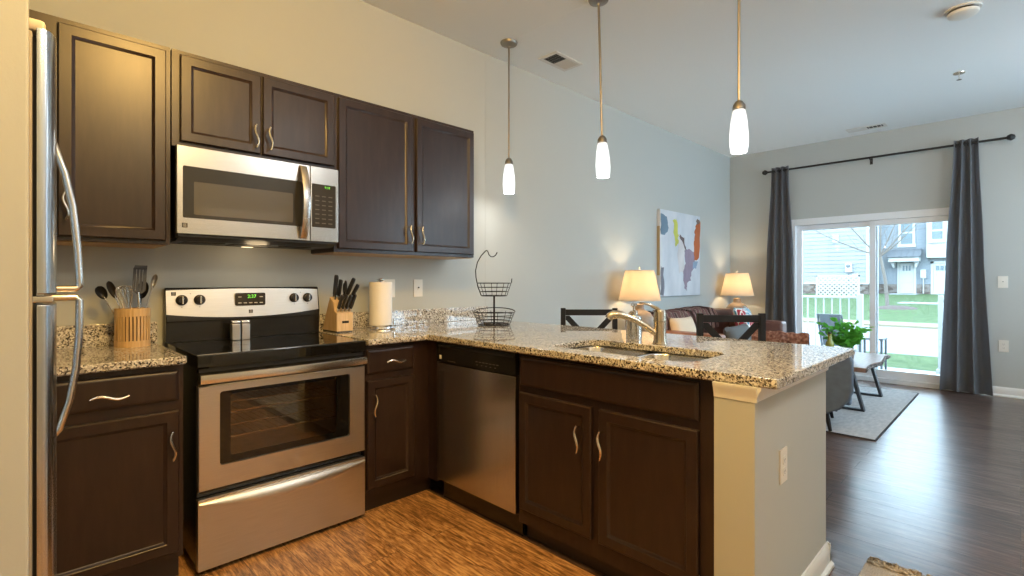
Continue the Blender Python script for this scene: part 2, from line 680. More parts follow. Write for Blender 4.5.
M['rug'] = ramp_mat('grey_rug', [(.3, (.36, .37, .38)), (.5, (.42, .43, .44)), (.7, (.50, .50, .50))], 14, .95, (1, 2.5, 1), 8, bump=.4)
M['rugedge'] = plain('rug_binding', (.05, .05, .055), .9)
M['jute'] = ramp_mat('jute', [(.3, (.34, .30, .255)), (.7, (.52, .475, .41))], 70, .95, (1, 3, 1), 4, bump=.7)
M['jute_fringe'] = ramp_mat('jute_fringe', [(.3, (.08, .062, .048)), (.5, (.31, .265, .215)), (.7, (.60, .55, .48))], 46, .95, (1, 1, 1), 4, bump=.6)
M['tablewood'] = ramp_mat('live_edge_top', [(.3, (.18, .10, .075)), (.7, (.32, .21, .165))], 5, .28, (1.2, 12, 1), 6)
M['bark'] = ramp_mat('live_edge_bark', [(.4, (.035, .028, .026)), (.6, (.30, .26, .24))], 38, .8, (1, 1, 1), 4)
M['darkmetal'] = plain('dark_metal_legs', (.040, .048, .058), .4, .4)
M['pot'] = plain('grey_pot', (.20, .19, .185), .6)
M['soil'] = plain('potting_soil', (.03, .022, .016), .9)
M['bottle'] = plain('olive_glass', (.24, .27, .05), .15, spec=.6)
M['dooralu'] = plain('white_door_vinyl', (.78, .82, .86), .4)
M['pane'] = thin_glass('window_pane', (.86, .88, .89), .8)
M['clear_pane'] = thin_glass('clear_window_pane', (.96, .97, .98), .8)
M['grille'] = plain('vent_paint', (.70, .69, .66), .5)
M['ventdark'] = plain('vent_throat', (.06, .06, .055), .8)
M['patio'] = plain('patio_concrete', (.27, .28, .29), .9, var=.06, vscale=3)
M['road'] = plain('pale_asphalt', (.20, .21, .225), .9, var=.05, vscale=1)
M['curb'] = plain('curb_concrete', (.22, .19, .13), .9)
M['grass'] = ramp_mat('lawn', [(.3, (.085, .135, .060)), (.7, (.145, .20, .095))], 5, .95, (1, 1, 1), 8, bump=.5)
M['mulch'] = plain('brown_mulch', (.08, .058, .052), .95, bump=.5, bscale=20)
M['stone'] = ramp_mat('stone_veneer', [(.2, (.085, .06, .05)), (.5, (.14, .11, .095)), (.8, (.19, .165, .15))], 2.6, .9, (1, 1, 2.2), 2, tex='voronoi')
M['white_ext'] = plain('white_exterior_paint', (.40, .40, .40), .6)
M['roofmetal'] = plain('grey_metal_roof', (.14, .15, .165), .5, .2)
M['extglass'] = plain('house_window_glass', (.10, .14, .16), .06)
M['treebark'] = plain('tree_bark', (.16, .135, .12), .9, bump=.3, bscale=12)
M['mesh_grey'] = plain('grey_sling_fabric', (.15, .165, .18), .8, bump=.2, bscale=120)


M['white_siding'] = plain('white_lap_siding', (.25, .26, .275), .7)
M['blue_siding'] = plain('blue_grey_lap_siding', (.20, .22, .245), .7)


def stripes(name):
    return ramp_mat(name, [(0, (.10, .05, .05)), (.22, (.55, .42, .36)), (.36, (.22, .09, .08)), (.58, (.66, .56, .50)), (.72, (.30, .16, .15))], 2.6, .95, (1, .9, .5), 2, bump=.3, tex='wave', dist=1.6, mode='CONSTANT')


M['striped'] = stripes('striped_throw')


def hexes(name):
    m, nt, p = _new(name)
    tc = nt.nodes.new('ShaderNodeTexCoord')
    v1 = nt.nodes.new('ShaderNodeTexVoronoi')
    v1.inputs['Scale'].default_value = 13
    v1.inputs['Randomness'].default_value = .35
    v2 = nt.nodes.new('ShaderNodeTexVoronoi')
    v2.feature = 'DISTANCE_TO_EDGE'
    v2.inputs['Scale'].default_value = 13
    v2.inputs['Randomness'].default_value = .35
    nt.links.new(tc.outputs['Object'], v1.inputs['Vector'])
    nt.links.new(tc.outputs['Object'], v2.inputs['Vector'])
    sp = nt.nodes.new('ShaderNodeSeparateColor')
    nt.links.new(v1.outputs['Color'], sp.inputs[0])
    rp = nt.nodes.new('ShaderNodeValToRGB')
    rp.color_ramp.interpolation = 'CONSTANT'
    st = [(0, (.42, .03, .05)), (.3, (.08, .30, .42)), (.52, (.55, .10, .16)), (.74, (.20, .42, .55))]
    els = rp.color_ramp.elements
    while len(els) < 4:
        els.new(.5)
    for e, (pos, col) in zip(els, st):
        e.position = pos
        e.color = (*col, 1)
    nt.links.new(sp.outputs['Red'], rp.inputs['Fac'])
    gt = nt.nodes.new('ShaderNodeMath')
    gt.operation = 'LESS_THAN'
    gt.inputs[1].default_value = .07
    nt.links.new(v2.outputs['Distance'], gt.inputs[0])
    mx = nt.nodes.new('ShaderNodeMix')
    mx.data_type = 'RGBA'
    mx.inputs[7].default_value = (.78, .74, .70, 1)
    nt.links.new(gt.outputs[0], mx.inputs[0])
    nt.links.new(rp.outputs['Color'], mx.inputs[6])
    nt.links.new(mx.outputs[2], p.inputs['Base Color'])
    p.inputs['Roughness'].default_value = .9
    return m


M['hex'] = hexes('hexagon_print')
M['leaf'] = translucent('green_leaf', (.20, .56, .10), 0, .5)

# ------------------------------------------------------------------ room shell
WY = 3.0085      # back wall face
WX = 7.4875      # far wall face (sliding door)
LX = -.76        # left wall face
FYW = -1.70      # wall behind the camera
CZ = 3.046
CT = .926        # counter top
DB0, DB1, DZ1 = .35, 2.19, 2.058      # door opening in the far wall

struct('floor', B().box(1.72, WX, FYW - .1, WY, -.12, 0), M['floor'])
struct('floor_kitchen', B().box(LX - .1, 1.72, FYW - .1, WY, -.12, 0), M['kfloor'])
b = B()
b.box(LX - .1, WX + .1, FYW - .1, WY + .1, CZ, CZ + .12)
struct('ceiling', b, M['ceil'])
struct('wall_back', B().box(LX - .1, WX + .1, WY, WY + .12, 0, CZ), M['wall'])
struct('wall_left', B().box(LX - .12, LX, FYW - .1, WY, 0, CZ), M['wall'])
FILL_WIN = [(4.2, 5.5), (5.8, 7.1)]  # unseen windows added to this wall to let in cool daylight
NZ0, NZ1 = .6, 2.55
b = B().box(LX, FILL_WIN[0][0], FYW - .12, FYW, 0, CZ).box(FILL_WIN[0][1], FILL_WIN[1][0], FYW - .12, FYW, 0, CZ).box(FILL_WIN[1][1], WX, FYW - .12, FYW, 0, CZ)
for x0, x1 in FILL_WIN:
    b.box(x0, x1, FYW - .12, FYW, 0, NZ0).box(x0, x1, FYW - .12, FYW, NZ1, CZ)
struct('wall_near', b, M['wall'])
for i, (x0, x1) in enumerate(FILL_WIN):
    w = .06
    b = B()
    for a0, a1, c0, c1 in ((x0, x0 + w, NZ0, NZ1), (x1 - w, x1, NZ0, NZ1), (x0 + w, x1 - w, NZ0, NZ0 + w), (x0 + w, x1 - w, NZ1 - w, NZ1), (x0 + w, x1 - w, (NZ0 + NZ1) / 2 - .03, (NZ0 + NZ1) / 2 + .03)):
        b.box(a0, a1, FYW - .09, FYW + .01, c0, c1, .003)
    wo = struct('window_%d' % (i + 1), b, M['dooralu'])
    obj('pane', B().box(x0 + w, x1 - w, FYW - .05, FYW - .046, NZ0 + w, NZ1 - w), M['clear_pane'], wo)
    obj('sill', B().box(x0 - .04, x1 + .04, FYW + .0105, FYW + .06, NZ0 - .03, NZ0 + .005, .004), M['trim'], wo)
b = B()
b.box(WX, WX + .14, DB1, WY, 0, CZ)
b.box(WX, WX + .14, FYW, DB0, 0, CZ)
b.box(WX, WX + .14, DB0, DB1, DZ1, CZ)
struct('wall_far', b, M['wall'])
# wall stub beside the refrigerator
struct('wall_stub', B().box(LX, .0186, 1.28, 1.405, 0, CZ, .006), M['wall'])
# pony wall that carries the peninsula counter
PX0, PX1, PB = 1.665, 2.492, .592
b = B()
b.box(PX0, PX1, PB, .722, 0, .8925)
b.box(2.36, PX1, .722, WY, 0, .8925)
struct('wall_peninsula', b, M['wall'])

struct('trim_threshold', B().prism([(1.695, .0002), (1.745, .0002), (1.735, .006), (1.705, .006)], 'y', FYW + .03, PB - .02), M['espresso'])  # strip over the line where the lamplit and dim floor colours meet
# plaster seam above the peninsula
struct('trim_seam', B().box(2.672, 2.684, WY - .0012, WY, CT + .1, CZ), M['wall'])
struct('trim_ceiling', B().box(2.673, 2.683, FYW, WY, CZ - .0008, CZ), M['ceil'])


def baseprof(t=.014, h=.10):
    return [(0, 0), (t + .012, 0), (t + .012, .012), (t + .004, .019), (t, .022), (t, h - .035), (t - .003, h - .026), (t - .003, h - .016), (t - .008, h - .006), (t - .010, h), (0, h)]


def base_y(name, x0, x1, y, sgn):   # along x, on a face at y, out towards sgn
    struct(name, B().prism([(y + sgn * p[0], p[1]) for p in baseprof()], 'x', x0, x1), M['trim'])


def base_x(name, y0, y1, x, sgn):
    struct(name, B().prism([(x + sgn * p[0], p[1]) for p in baseprof()], 'y', y0, y1), M['trim'])


base_y('baseboard_back', PX1 + .03, WX, WY, -1)
base_x('baseboard_far', FYW, DB0 - .01, WX, -1)
base_x('baseboard_corner', DB1 + .01, WY - .03, WX, -1)
base_y('baseboard_near', LX, WX, FYW, 1)
# taller base round the end of the pony wall
tall = baseprof(.016, .099)
struct('baseboard_peninsula', B().prism([(PB - p[0], p[1]) for p in tall], 'x', PX0 - .0, PX1 + .016), M['trim'])
struct('baseboard_dining', B().prism([(PX1 + p[0], p[1]) for p in tall], 'y', PB - .016, WY - .03), M['trim'])
# crown strip under the counter at the end of the pony wall
crown = [(0, .842), (.006, .842), (.008, .852), (.012, .858), (.020, .874), (.030, .884), (.030, .893), (0, .893)]
b = B()
b.prism([(PB - p[0] * .7, p[1]) for p in crown], 'x', PX0 - .004, PX1 + .02)
b.prism([(PX0 - p[0] * .45, p[1]) for p in crown], 'y', PB - .008, .722)
struct('trim_crown', b, M['trim'])

# panelled door in the wall behind the camera (seen in the appliance glass)
b = B(Matrix(((-1, 0, 0, 0), (0, 0, 1, FYW), (0, 1, 0, 0), (0, 0, 0, 1))))
b.box(-2.60, -1.60, 0, 2.12, 0, .02)
struct('door_2', b, M['trim'])
d2 = bpy.data.objects['door_2']
b = B(Matrix(((-1, 0, 0, 0), (0, 0, 1, FYW + .021), (0, 1, 0, 0), (0, 0, 0, 1))))
for v0, v1 in ((.12, .95), (1.02, 1.95)):
    b.panel_door(-2.50, -1.70, v0, v1, 0, .02, .10)
obj('door_panel', b, M['trim'], d2)
b = B()
b.lathe([(.001, 0), (.028, .004), (.026, .012), (.012, .02), (.012, .04), (.026, .05), (.030, .065), (.018, .08), (.001, .084)], (2.40, FYW + .02, .98), 20, 'y')
obj('door_knob', b, M['nickel'], d2)

# ---- sliding patio door, door_1
d1 = struct('door_1', B().box(WX - .012, WX + .10, DB0, DB0 + .095, 0, DZ1, .004).box(WX - .012, WX + .10, DB1 - .055, DB1, 0, DZ1, .004)
            .box(WX - .012, WX + .10, DB0 + .095, DB1 - .055, DZ1 - .085, DZ1, .004).box(WX - .03, WX + .10, DB0, DB1, 0, .055, .004), M['dooralu'])
for nm, y0, y1, x0 in (('fixed_sash', 1.235, DB1 - .055, WX + .055), ('sliding_sash', DB0 + .095, 1.312, WX + .008)):
    f = B()
    w = .062
    f.box(x0, x0 + .038, y0, y0 + w, .056, DZ1 - .088, .003)
    f.box(x0, x0 + .038, y1 - w, y1, .056, DZ1 - .088, .003)
    f.box(x0, x0 + .038, y0 + w, y1 - w, .056, .15, .003)
    f.box(x0, x0 + .038, y0 + w, y1 - w, DZ1 - .088 - .062, DZ1 - .088, .003)
    fo = obj(nm, f, M['dooralu'], d1)
    obj('glass_pane', B().box(x0 + .017, x0 + .021, y0 + w - .004, y1 - w + .004, .147, DZ1 - .147), M['pane'], fo)
obj('door_handle', B().tube([(WX - .0, .525, .92), (WX - .03, .525, .94), (WX - .03, .525, 1.10), (WX - .0, .525, 1.12)], .011, 8), M['dooralu'], d1)

# ------------------------------------------------------------------ kitchen cabinets
UB = WY - .3085      # upper carcass front
UF = FY(UB)
BF = 2.4055          # base carcass front (faces -y)
EF = 1.705           # peninsula carcass front (faces -x)
E_ = M['espresso']


def cab_root(name, label, loc):
    return thing(name, label, 'cabinet', loc)


# upper, left of the microwave
r = cab_root('wall_cabinet', 'dark brown wall cabinet with one tall door beside the refrigerator', (.23, UB, 1.387))
obj('body', B().box(-.03, .499, UB, WY, 1.392, 2.281), E_, r)
obj('underside', B().box(.0, .485, UB + .02, WY - .005, 1.387, 1.391), M['cab_under'], r)
d = obj('door', B(UF).panel_door(.121, .481, 1.409, 2.257, 0), E_, r)
obj('handle', B(UF).pull(.142, 1.525, .02), M['nickel'], d)
# above the microwave
r = cab_root('wall_cabinet', 'short dark brown wall cabinet with two doors above the microwave', (.885, UB, 1.843))
obj('body', B().box(.505, 1.268, UB, WY, 1.843, 2.281), E_, r)
for u0, u1, hu, sg in ((.535, .879, .851, 1), (.889, 1.268 - .004, .917, 1)):
    d = obj('door', B(UF).panel_door(u0, u1, 1.866, 2.259, 0), E_, r)
    obj('handle', B(UF).pull(hu, 1.945, .02, sgn=sg), M['nickel'], d)
# right of the microwave
r = cab_root('wall_cabinet', 'dark brown wall cabinet with two tall doors right of the microwave', (1.78, UB, 1.387))
obj('body', B().box(1.269, 2.290, UB, WY, 1.392, 2.281), E_, r)
obj('underside', B().box(1.275, 2.284, UB + .012, WY - .005, 1.387, 1.391), M['cab_under'], r)
for u0, u1, hu in ((1.289, 1.776, 1.750), (1.806, 2.279, 1.836)):
    d = obj('door', B(UF).panel_door(u0, u1, 1.412, 2.259, 0), E_, r)
    obj('handle', B(UF).pull(hu, 1.515, .02), M['nickel'], d)

BFm = FY(BF)
EFm = FX(EF)
# base, left of the range
r = cab_root('base_cabinet', 'dark brown base cabinet between the refrigerator and the range', (.2, BF, 0))
obj('body', B().box(LX + .002, .489, BF, WY - .002, .11, .890), E_, r)
obj('toe_kick', B().box(LX + .01, .480, BF + .035, WY - .01, 0, .108), M['toe'], r)
d = obj('drawer', B(BFm).slab_front(.03, .472, .747, .868, 0), E_, r)
obj('handle', B(BFm).pull(.249, .797, .02, .115, False), M['nickel'], d)
d = obj('door', B(BFm).panel_door(.03, .472, .137, .706, 0), E_, r)
obj('handle', B(BFm).pull(.446, .572, .02), M['nickel'], d)
obj('shoe_moulding', B().box(.05, .480, BF + .018, BF + .035, 0, .018, .006), M['cab_under'], r)
# base, right of the range, with the blind corner stile
r = cab_root('base_cabinet', 'narrow dark brown base cabinet between the range and the dishwasher', (1.45, BF, 0))
obj('body', B().box(1.297, 1.698, BF, WY - .002, .095, .890).box(1.698, 2.33, 2.325, WY - .002, .095, .890), E_, r)
obj('toe_kick', B().box(1.30, 1.75, BF + .052, WY - .01, 0, .094), M['toe'], r)
d = obj('drawer', B(BFm).slab_front(1.305, 1.592, .739, .868, 0), E_, r)
obj('handle', B(BFm).pull(1.461, .797, .02, .115, False), M['nickel'], d)
d = obj('door', B(BFm).panel_door(1.305, 1.592, .137, .706, 0), E_, r)
obj('handle', B(BFm).pull(1.337, .578, .02, sgn=-1), M['nickel'], d)
# sink base in the peninsula
r = cab_root('sink_cabinet', 'dark brown sink cabinet with two doors in the peninsula', (EF, 1.2, 0))
obj('body', B().box(EF, 1.725, .724, 1.676, .085, .890).box(EF + .02, 2.34, .724, .742, .085, .890).box(EF + .02, 2.34, 1.658, 1.676, .085, .890).box(EF + .02, 2.34, .742, 1.658, .085, .11), E_, r)
obj('toe_kick', B().box(EF + .05, EF + .062, .73, 1.67, 0, .084).box(EF + .062, 2.3, .74, 1.66, 0, .02), M['toe'], r)
obj('drawer_front', B(EFm).slab_front(-1.660, -.789, .738, .874, 0), E_, r)
for u0, u1, hu, sg in ((-1.660, -1.245, -1.299, 1), (-1.207, -.789, -1.198, 1)):
    d = obj('door', B(EFm).panel_door(u0, u1, .160, .706, 0), E_, r)
    obj('handle', B(EFm).pull(hu if hu != -1.198 else -1.182, .570, .02, sgn=sg), M['nickel'], d)

# ------------------------------------------------------------------ countertops
def rrect(x0, x1, y0, y1, rad, n=6):
    P = []
    for cx, cy, a0 in ((x1 - rad, y1 - rad, 0), (x0 + rad, y1 - rad, PI / 2), (x0 + rad, y0 + rad, PI), (x1 - rad, y0 + rad, 1.5 * PI)):
        for k in range(n + 1):
            a = a0 + PI / 2 * k / n
            P.append((cx + rad * math.cos(a), cy + rad * math.sin(a)))
    return P


def slab_with_hole(outer, hole, z0, z1, bev):
    """flat slab with a hole: top and bottom filled between two loops, edges eased"""
    b = B()
    bm = b.bm
    def loop(P, z):
        vs = [bm.verts.new((p[0], p[1], z)) for p in P]
        es = [bm.edges.new((vs[i], vs[(i + 1) % len(vs)])) for i in range(len(vs))]
        return vs, es
    def inset(P, d):
        n = len(P)
        out = []
        for i in range(n):
            a, p, c = Vector(P[i - 1]), Vector(P[i]), Vector(P[(i + 1) % n])
            e1, e2 = (p - a).normalized(), (c - p).normalized()
            n1, n2 = Vector((-e1.y, e1.x)), Vector((-e2.y, e2.x))
            m = (n1 + n2)
            m = m / max(.3, m.dot(n1)) if m.length > 1e-6 else n1
            out.append((p.x + m.x * d, p.y + m.y * d))
        return out
    rings = []
    for P, sg in ((outer, 1), (hole, -1)):
        if P is None:
            continue
        L = [(inset(P, sg * bev), z0), (P, z0 + bev), (P, z1 - bev), (inset(P, sg * bev * .3), z1 - bev * .3), (inset(P, sg * bev), z1)]
        vr = [loop(q, z) for q, z in L]
        for (A, _), (C, _) in zip(vr, vr[1:]):
            for i in range(len(A)):
                bm.faces.new((A[i], A[(i + 1) % len(A)], C[(i + 1) % len(A)], C[i]))
        rings.append(vr)
    for k in (0, -1):
        es = [e for vr in rings for e in vr[k][1]]
        bmesh.ops.triangle_fill(bm, use_beauty=True, edges=es)
    return b


SINK = (1.772, 2.135, .862, 1.558)
r = thing('countertop', 'speckled granite countertop over the peninsula with a sink cut-out', 'countertop', (1.658, 2.3622, CT))
outer = [(1.296, 2.3622), (1.652, 2.3622), (1.658, 2.356), (1.658, .545), (1.664, .527), (1.683, .5199), (2.655, .5199), (2.675, .527), (2.6815, .545), (2.6815, WY - .001), (1.296, WY - .001)]
hole = rrect(*SINK, .07)
obj('slab', slab_with_hole(outer, hole, .893, CT, .006), M['granite'], r)
obj('backsplash', B().box(1.296, 2.6815, WY - .021, WY - .001, CT, 1.028, .003), M['granite'], r)
r = thing('countertop', 'short speckled granite countertop between refrigerator and range', 'countertop', (.2, 2.3622, CT))
obj('slab', slab_with_hole([(LX + .002, 2.3622), (.487, 2.3622), (.494, 2.369), (.494, WY - .001), (LX + .002, WY - .001)], None, .893, CT, .006), M['granite'], r)
obj('backsplash', B().box(LX + .002, .500, WY - .021, WY - .001, CT, 1.028, .003), M['granite'], r)

# ------------------------------------------------------------------ sink, faucet, soap
r = thing('sink', 'stainless double bowl sink set under the granite', 'sink', (1.95, 1.2, .75))
hx0, hx1, hy0, hy1 = SINK


def bowl(y0, y1):
    b = B()
    L = []
    for ins, z, rad in ((-.006, .8915, .076), (.0, .885, .07), (.012, .80, .065), (.02, .735, .06), (.06, .725, .04)):
        L.append([(p[0], p[1], z) for p in rrect(hx0 + ins - .004, hx1 - ins + .004, y0 + ins, y1 - ins, rad)])
    n = len(L[0])
    V = [p for l in L for p in l]
    F = []
    for k in range(len(L) - 1):
        for i in range(n):
            F.append((k * n + i, k * n + (i + 1) % n, (k + 1) * n + (i + 1) % n, (k + 1) * n + i))
    F.append(tuple(range((len(L) - 1) * n, len(L) * n)))
    b.mesh(V, F)
    return b


for y0, y1 in ((hy0 - .004, 1.195), (1.222, hy1 + .004)):
    bo = obj('bowl', bowl(y0, y1), M['chrome'], r)
    obj('drain', B().lathe([(.001, .728), (.03, .727), (.04, .7275), (.042, .726)], (1.96, (y0 + y1) / 2, 0), 20), M['nickel'], bo)
obj('divider', B().box(hx0 + .003, hx1 - .003, 1.198, 1.219, .80, .889, .005), M['chrome'], r)

FN = M['bronze_nickel']
r = thing('faucet', 'brushed nickel pull-out faucet behind the sink', 'faucet', (2.202, 1.218, CT))
fx, fy = 2.202, 1.218
obj('base_body', B().lathe([(.034, CT), (.034, CT + .006), (.030, CT + .012), (.0285, CT + .05), (.0285, CT + .105), (.030, CT + .108), (.030, CT + .116), (.0285, CT + .12), (.0285, CT + .150), (.024, CT + .162), (.010, CT + .168), (.001, CT + .169)], (fx, fy, 0), 24), FN, r)
dx, dy = -.72, .69
sp = [(fx + dx * t, fy + dy * t, CT + z) for t, z in ((.0, .040), (.03, .058), (.07, .086), (.11, .110), (.15, .127), (.185, .137))]
obj('spout', B().tube(sp, [.0155, .0152, .0148, .0145, .0148, .016], 12), FN, r)
hd = [(fx + dx * t, fy + dy * t, CT + z) for t, z in ((.175, .136), (.20, .141), (.225, .140), (.243, .132), (.250, .122))]
h = obj('spray_head', B().tube(hd, [.0165, .0195, .021, .0195, .017], 14), FN, r)
lv = [(fx + .004, fy - .002, CT + .150), (fx - .012, fy + .012, CT + .172), (fx - .035, fy + .032, CT + .188), (fx - .058, fy + .050, CT + .195), (fx - .076, fy + .066, CT + .197)]
obj('handle', B().tube(lv, [.021, .015, .010, .0075, .006], 10, flat=.7), FN, r)

r = thing('soap_dispenser', 'steel pump soap dispenser standing beside the faucet', 'soap dispenser', (2.271, 1.403, CT))
cx, cy = 2.271, 1.403
obj('bottle', B().lathe([(.038, CT), (.040, CT + .004), (.040, CT + .112), (.037, CT + .120), (.018, CT + .127), (.016, CT + .134), (.001, CT + .135)], (cx, cy, 0), 24), M['chrome'], r)
p = obj('pump', B().lathe([(.020, CT + .128), (.020, CT + .146), (.015, CT + .150), (.006, CT + .152), (.006, CT + .172), (.015, CT + .174), (.016, CT + .186), (.008, CT + .192), (.001, CT + .193)], (cx, cy, 0), 18), M['chrome'], r)
obj('nozzle', B().tube([(cx, cy, CT + .181), (cx - .03, cy - .012, CT + .181), (cx - .045, cy - .018, CT + .172)], [.006, .005, .004], 8), M['chrome'], p)

# ------------------------------------------------------------------ range
RX0, RX1 = .5345, 1.2915
rc = (RX0 + RX1) / 2
RF = 2.385
r = thing('range', 'stainless electric range with black glass cooktop', 'stove', (rc, RF, 0))
bb = B().box(RX0 + .006, .624, RF + .036, WY - .035, .03, .884).box(1.196, RX1 - .006, RF + .036, WY - .035, .03, .884)
bb.box(.624, 1.196, RF + .036, WY - .035, .03, .43).box(.624, 1.196, RF + .036, WY - .035, .785, .884).box(.624, 1.196, RF + .48, WY - .035, .43, .785)
obj('body', bb, M['black'], r)
obj('foot_plinth', B().box(RX0 + .03, RX1 - .03, RF + .06, WY - .08, 0, .0295), M['black'], r)
cv = B()
ca = (.626, 1.194, RF + .036, RF + .478, .432, .783)
cv.mesh([(ca[i], ca[2 + j], ca[4 + k]) for k in (0, 1) for j in (0, 1) for i in (0, 1)], [(0, 1, 3, 2), (4, 6, 7, 5), (2, 3, 7, 6), (0, 2, 6, 4), (1, 5, 7, 3)])
obj('oven_cavity', cv, M['cavity'], r)
for z in (.545, .655):
    rk = B()
    for k in range(17):
        x = .64 + k * .0338
        rk.tube([(x, RF + .05, z), (x, RF + .46, z)], .0018, 5)
    for y in (RF + .05, RF + .25, RF + .46):
        rk.tube([(.63, y, z), (1.19, y, z)], .003, 6)
    obj('rack', rk, M['rack'], r)
ct = B()
ct.prism([(RF + .004, .862), (RF - .003, .870), (RF - .004, .912), (RF - .001, .919), (RF + .006, .921), (2.949, .921), (2.949, .885), (RF + .03, .862)], 'x', RX0, RX1, .002)
co = obj('cooktop', ct, M['blackglass'], r)
for bx, by, br in ((.72, 2.55, .105), (1.10, 2.55, .08), (.72, 2.78, .08), (1.10, 2.78, .105)):
    obj('burner_ring', B().shell([(br, .9211), (br + .0015, .9211), (br + .0015, .9214), (br, .9214)], (bx, by, 0), 40), M['dgrey'], co)
obj('vent_trim', B().box(RX0 + .01, RX1 - .01, RF + .01, RF + .03, .846, .862), M['blackmat'], r)
# backguard: dark body, lower riser, bowed steel fascia
bg_ = B()
prof = [(2.950, .922), (2.950, 1.020), (2.944, 1.026), (2.944, 1.040), (2.947, 1.052), (2.965, 1.188), (2.972, 1.194), (3.002, 1.194), (3.002, .922)]
bg_.prism(prof, 'x', RX0 - .008, RX1 + .004, .006)
g = obj('backguard', bg_, M['black'], r)
fa = B()
# fascia follows the slope of the backguard; lower edge bows down in the middle
nU = 24
def fas(u, top):
    x = RX0 - .006 + u * (RX1 - RX0 + .002)
    e = 1 - (2 * u - 1) ** 2
    z = (1.180 + .008 * e) if top else (1.062 - .026 * e)
    y = 2.947 + (z - 1.052) / .136 * .018 - .004
    return x, y, z
V, F = [], []
for i in range(nU + 1):
    for top in (0, 1):
        x, y, z = fas(i / nU, top)
        V += [(x, y, z), (x, y + .008, z)]
for i in range(nU):
    a, c = 4 * i, 4 * i + 4
    F += [(a, c, c + 2, a + 2), (a + 1, a + 3, c + 3, c + 1), (a, a + 1, c + 1, c), (a + 2, c + 2, c + 3, a + 3)]
F += [(0, 2, 3, 1), (4 * nU, 4 * nU + 1, 4 * nU + 3, 4 * nU + 2)]
fa.mesh(V, F)
fo = obj('control_panel', fa, M['steel'], r)


def fpt(x, z, out=0):
    return (x, 2.947 + (z - 1.052) / .136 * .018 - .004 - out, z)


KN = M['blackmat']
for kx in (.594, .672, 1.147, 1.2245):
    x, y, z = fpt(kx, 1.132)
    k = obj('knob', B().lathe([(.026, 0), (.026, -.006), (.022, -.010), (.0205, -.024), (.017, -.027), (.001, -.028)], (x, y, z), 24, 'y'), KN, r)
    obj('pointer', B().box(x - .0035, x + .0035, y - .031, y - .026, z - .019, z + .019, .001), M['chrome'], k)
x0, y0, z0 = fpt(.912, 1.130)
dsp = B()
dsp.prism([(p[0], p[1]) for p in rrect(.836, .988, 1.096, 1.164, .008, 4)], 'y', y0 - .010, y0 + .004)
dp = obj('display', dsp, M['dgrey'], r)
RT = Matrix.Rotation(PI / 2, 4, 'X')
obj('clock_digits', text_bm('2:37', .026, Matrix.Translation((.918, y0 - .0108, 1.144)) @ RT), M['digit'], dp)
for bx in (.858, .885, .912, .939, .966):
    obj('button', B().box(bx - .008, bx + .008, y0 - .0106, y0 - .0098, 1.108, 1.1125), M['mark'], dp)
for bx in (.858, .966):
    obj('button', B().box(bx - .008, bx + .008, y0 - .0106, y0 - .0098, 1.140, 1.1445), M['mark'], dp)
for lx, lz in ((.560, 1.164), (.913, 1.064)):
    q = fpt(lx, lz)
    em = obj('badge', B().box(lx - .010, lx + .010, q[1] - .002, q[1] + .003, lz - .009, lz + .009), M['blackmat'], r)
    for k in (-.004, .001, .006):
        obj('badge_stripe', B().box(lx - .007 + k * .2, lx + .006, q[1] - .0026, q[1] - .0019, lz + k - .001, lz + k + .0006), M['mark'], em)
for kx, kz in ((.594, 1.096), (.672, 1.096), (1.147, 1.096), (1.2245, 1.096), (.633, 1.163), (1.186, 1.163)):
    q = fpt(kx, kz)
    obj('panel_print', B().box(kx - .0025, kx + .0025, q[1] - .0006, q[1] + .002, kz - .0015, kz + .0015), M['dimmark'], r)
# oven door with window, racks seen through it
od = B(FY(RF + .03))
W0, W1, V0, V1 = .618, 1.206, .446, .759
b = od
def ringpts(P, w):
    return [(p[0], p[1], w) for p in P]
o_out = [(RX0 + .003, .352), (RX1 - .003, .352), (RX1 - .003, .790), (RX0 + .003, .790)]
# steel face as four bars around the window with rounded inner corners
inner = rrect(W0, W1, V0, V1, .012, 4)
n = len(inner)
# outer loop resampled to match the inner loop point for point
def outer_for(p):
    cxm, czm = (W0 + W1) / 2, (V0 + V1) / 2
    return (RX1 - .003 if p[0] > cxm else RX0 + .003, .790 if p[1] > czm else .352)
out = [outer_for(p) for p in inner]
V = ringpts(out, 0) + ringpts(out, .026) + ringpts([(p[0] + (.004 if p[0] < rc else -.004), p[1] + (.004 if p[1] < .6 else -.004)) for p in out], .030) + ringpts(inner, .030) + ringpts(inner, .018) + ringpts(inner, 0)
F = []
for k in range(5):
    for i in range(n):
        F.append((k * n + i, k * n + (i + 1) % n, (k + 1) * n + (i + 1) % n, (k + 1) * n + i))
V2, fs = b.mesh(V, F)
bmesh.ops.remove_doubles(b.bm, verts=b.bm.verts, dist=1e-5)
dr = obj('oven_door', b, M['steel'], r)
gb = B(FY(RF + .03))
# dark glass border, then the clearer inner window
i2 = rrect(.664, 1.150, .452 - .012, .742, .01, 4)
i1 = rrect(W0 + .001, W1 - .001, V0 + .001, V1 - .001, .012, 4)
i2 = rrect(.662, 1.140, .476, .742, .012, 4)
V = ringpts(i1, .020) + ringpts(i2, .020) + ringpts(i2, .014) + ringpts(i1, .014)
F = []
for k in range(4):
    for i in range(n):
        F.append((k * n + i, k * n + (i + 1) % n, ((k + 1) % 4) * n + (i + 1) % n, ((k + 1) % 4) * n + i))
gb.mesh(V, F)
gg = obj('window_border', gb, M['blackglass'], dr)
obj('window_glass', B(FY(RF + .03)).prism(i2, 'z', .015, .0195), M['ovenglass'], dr)
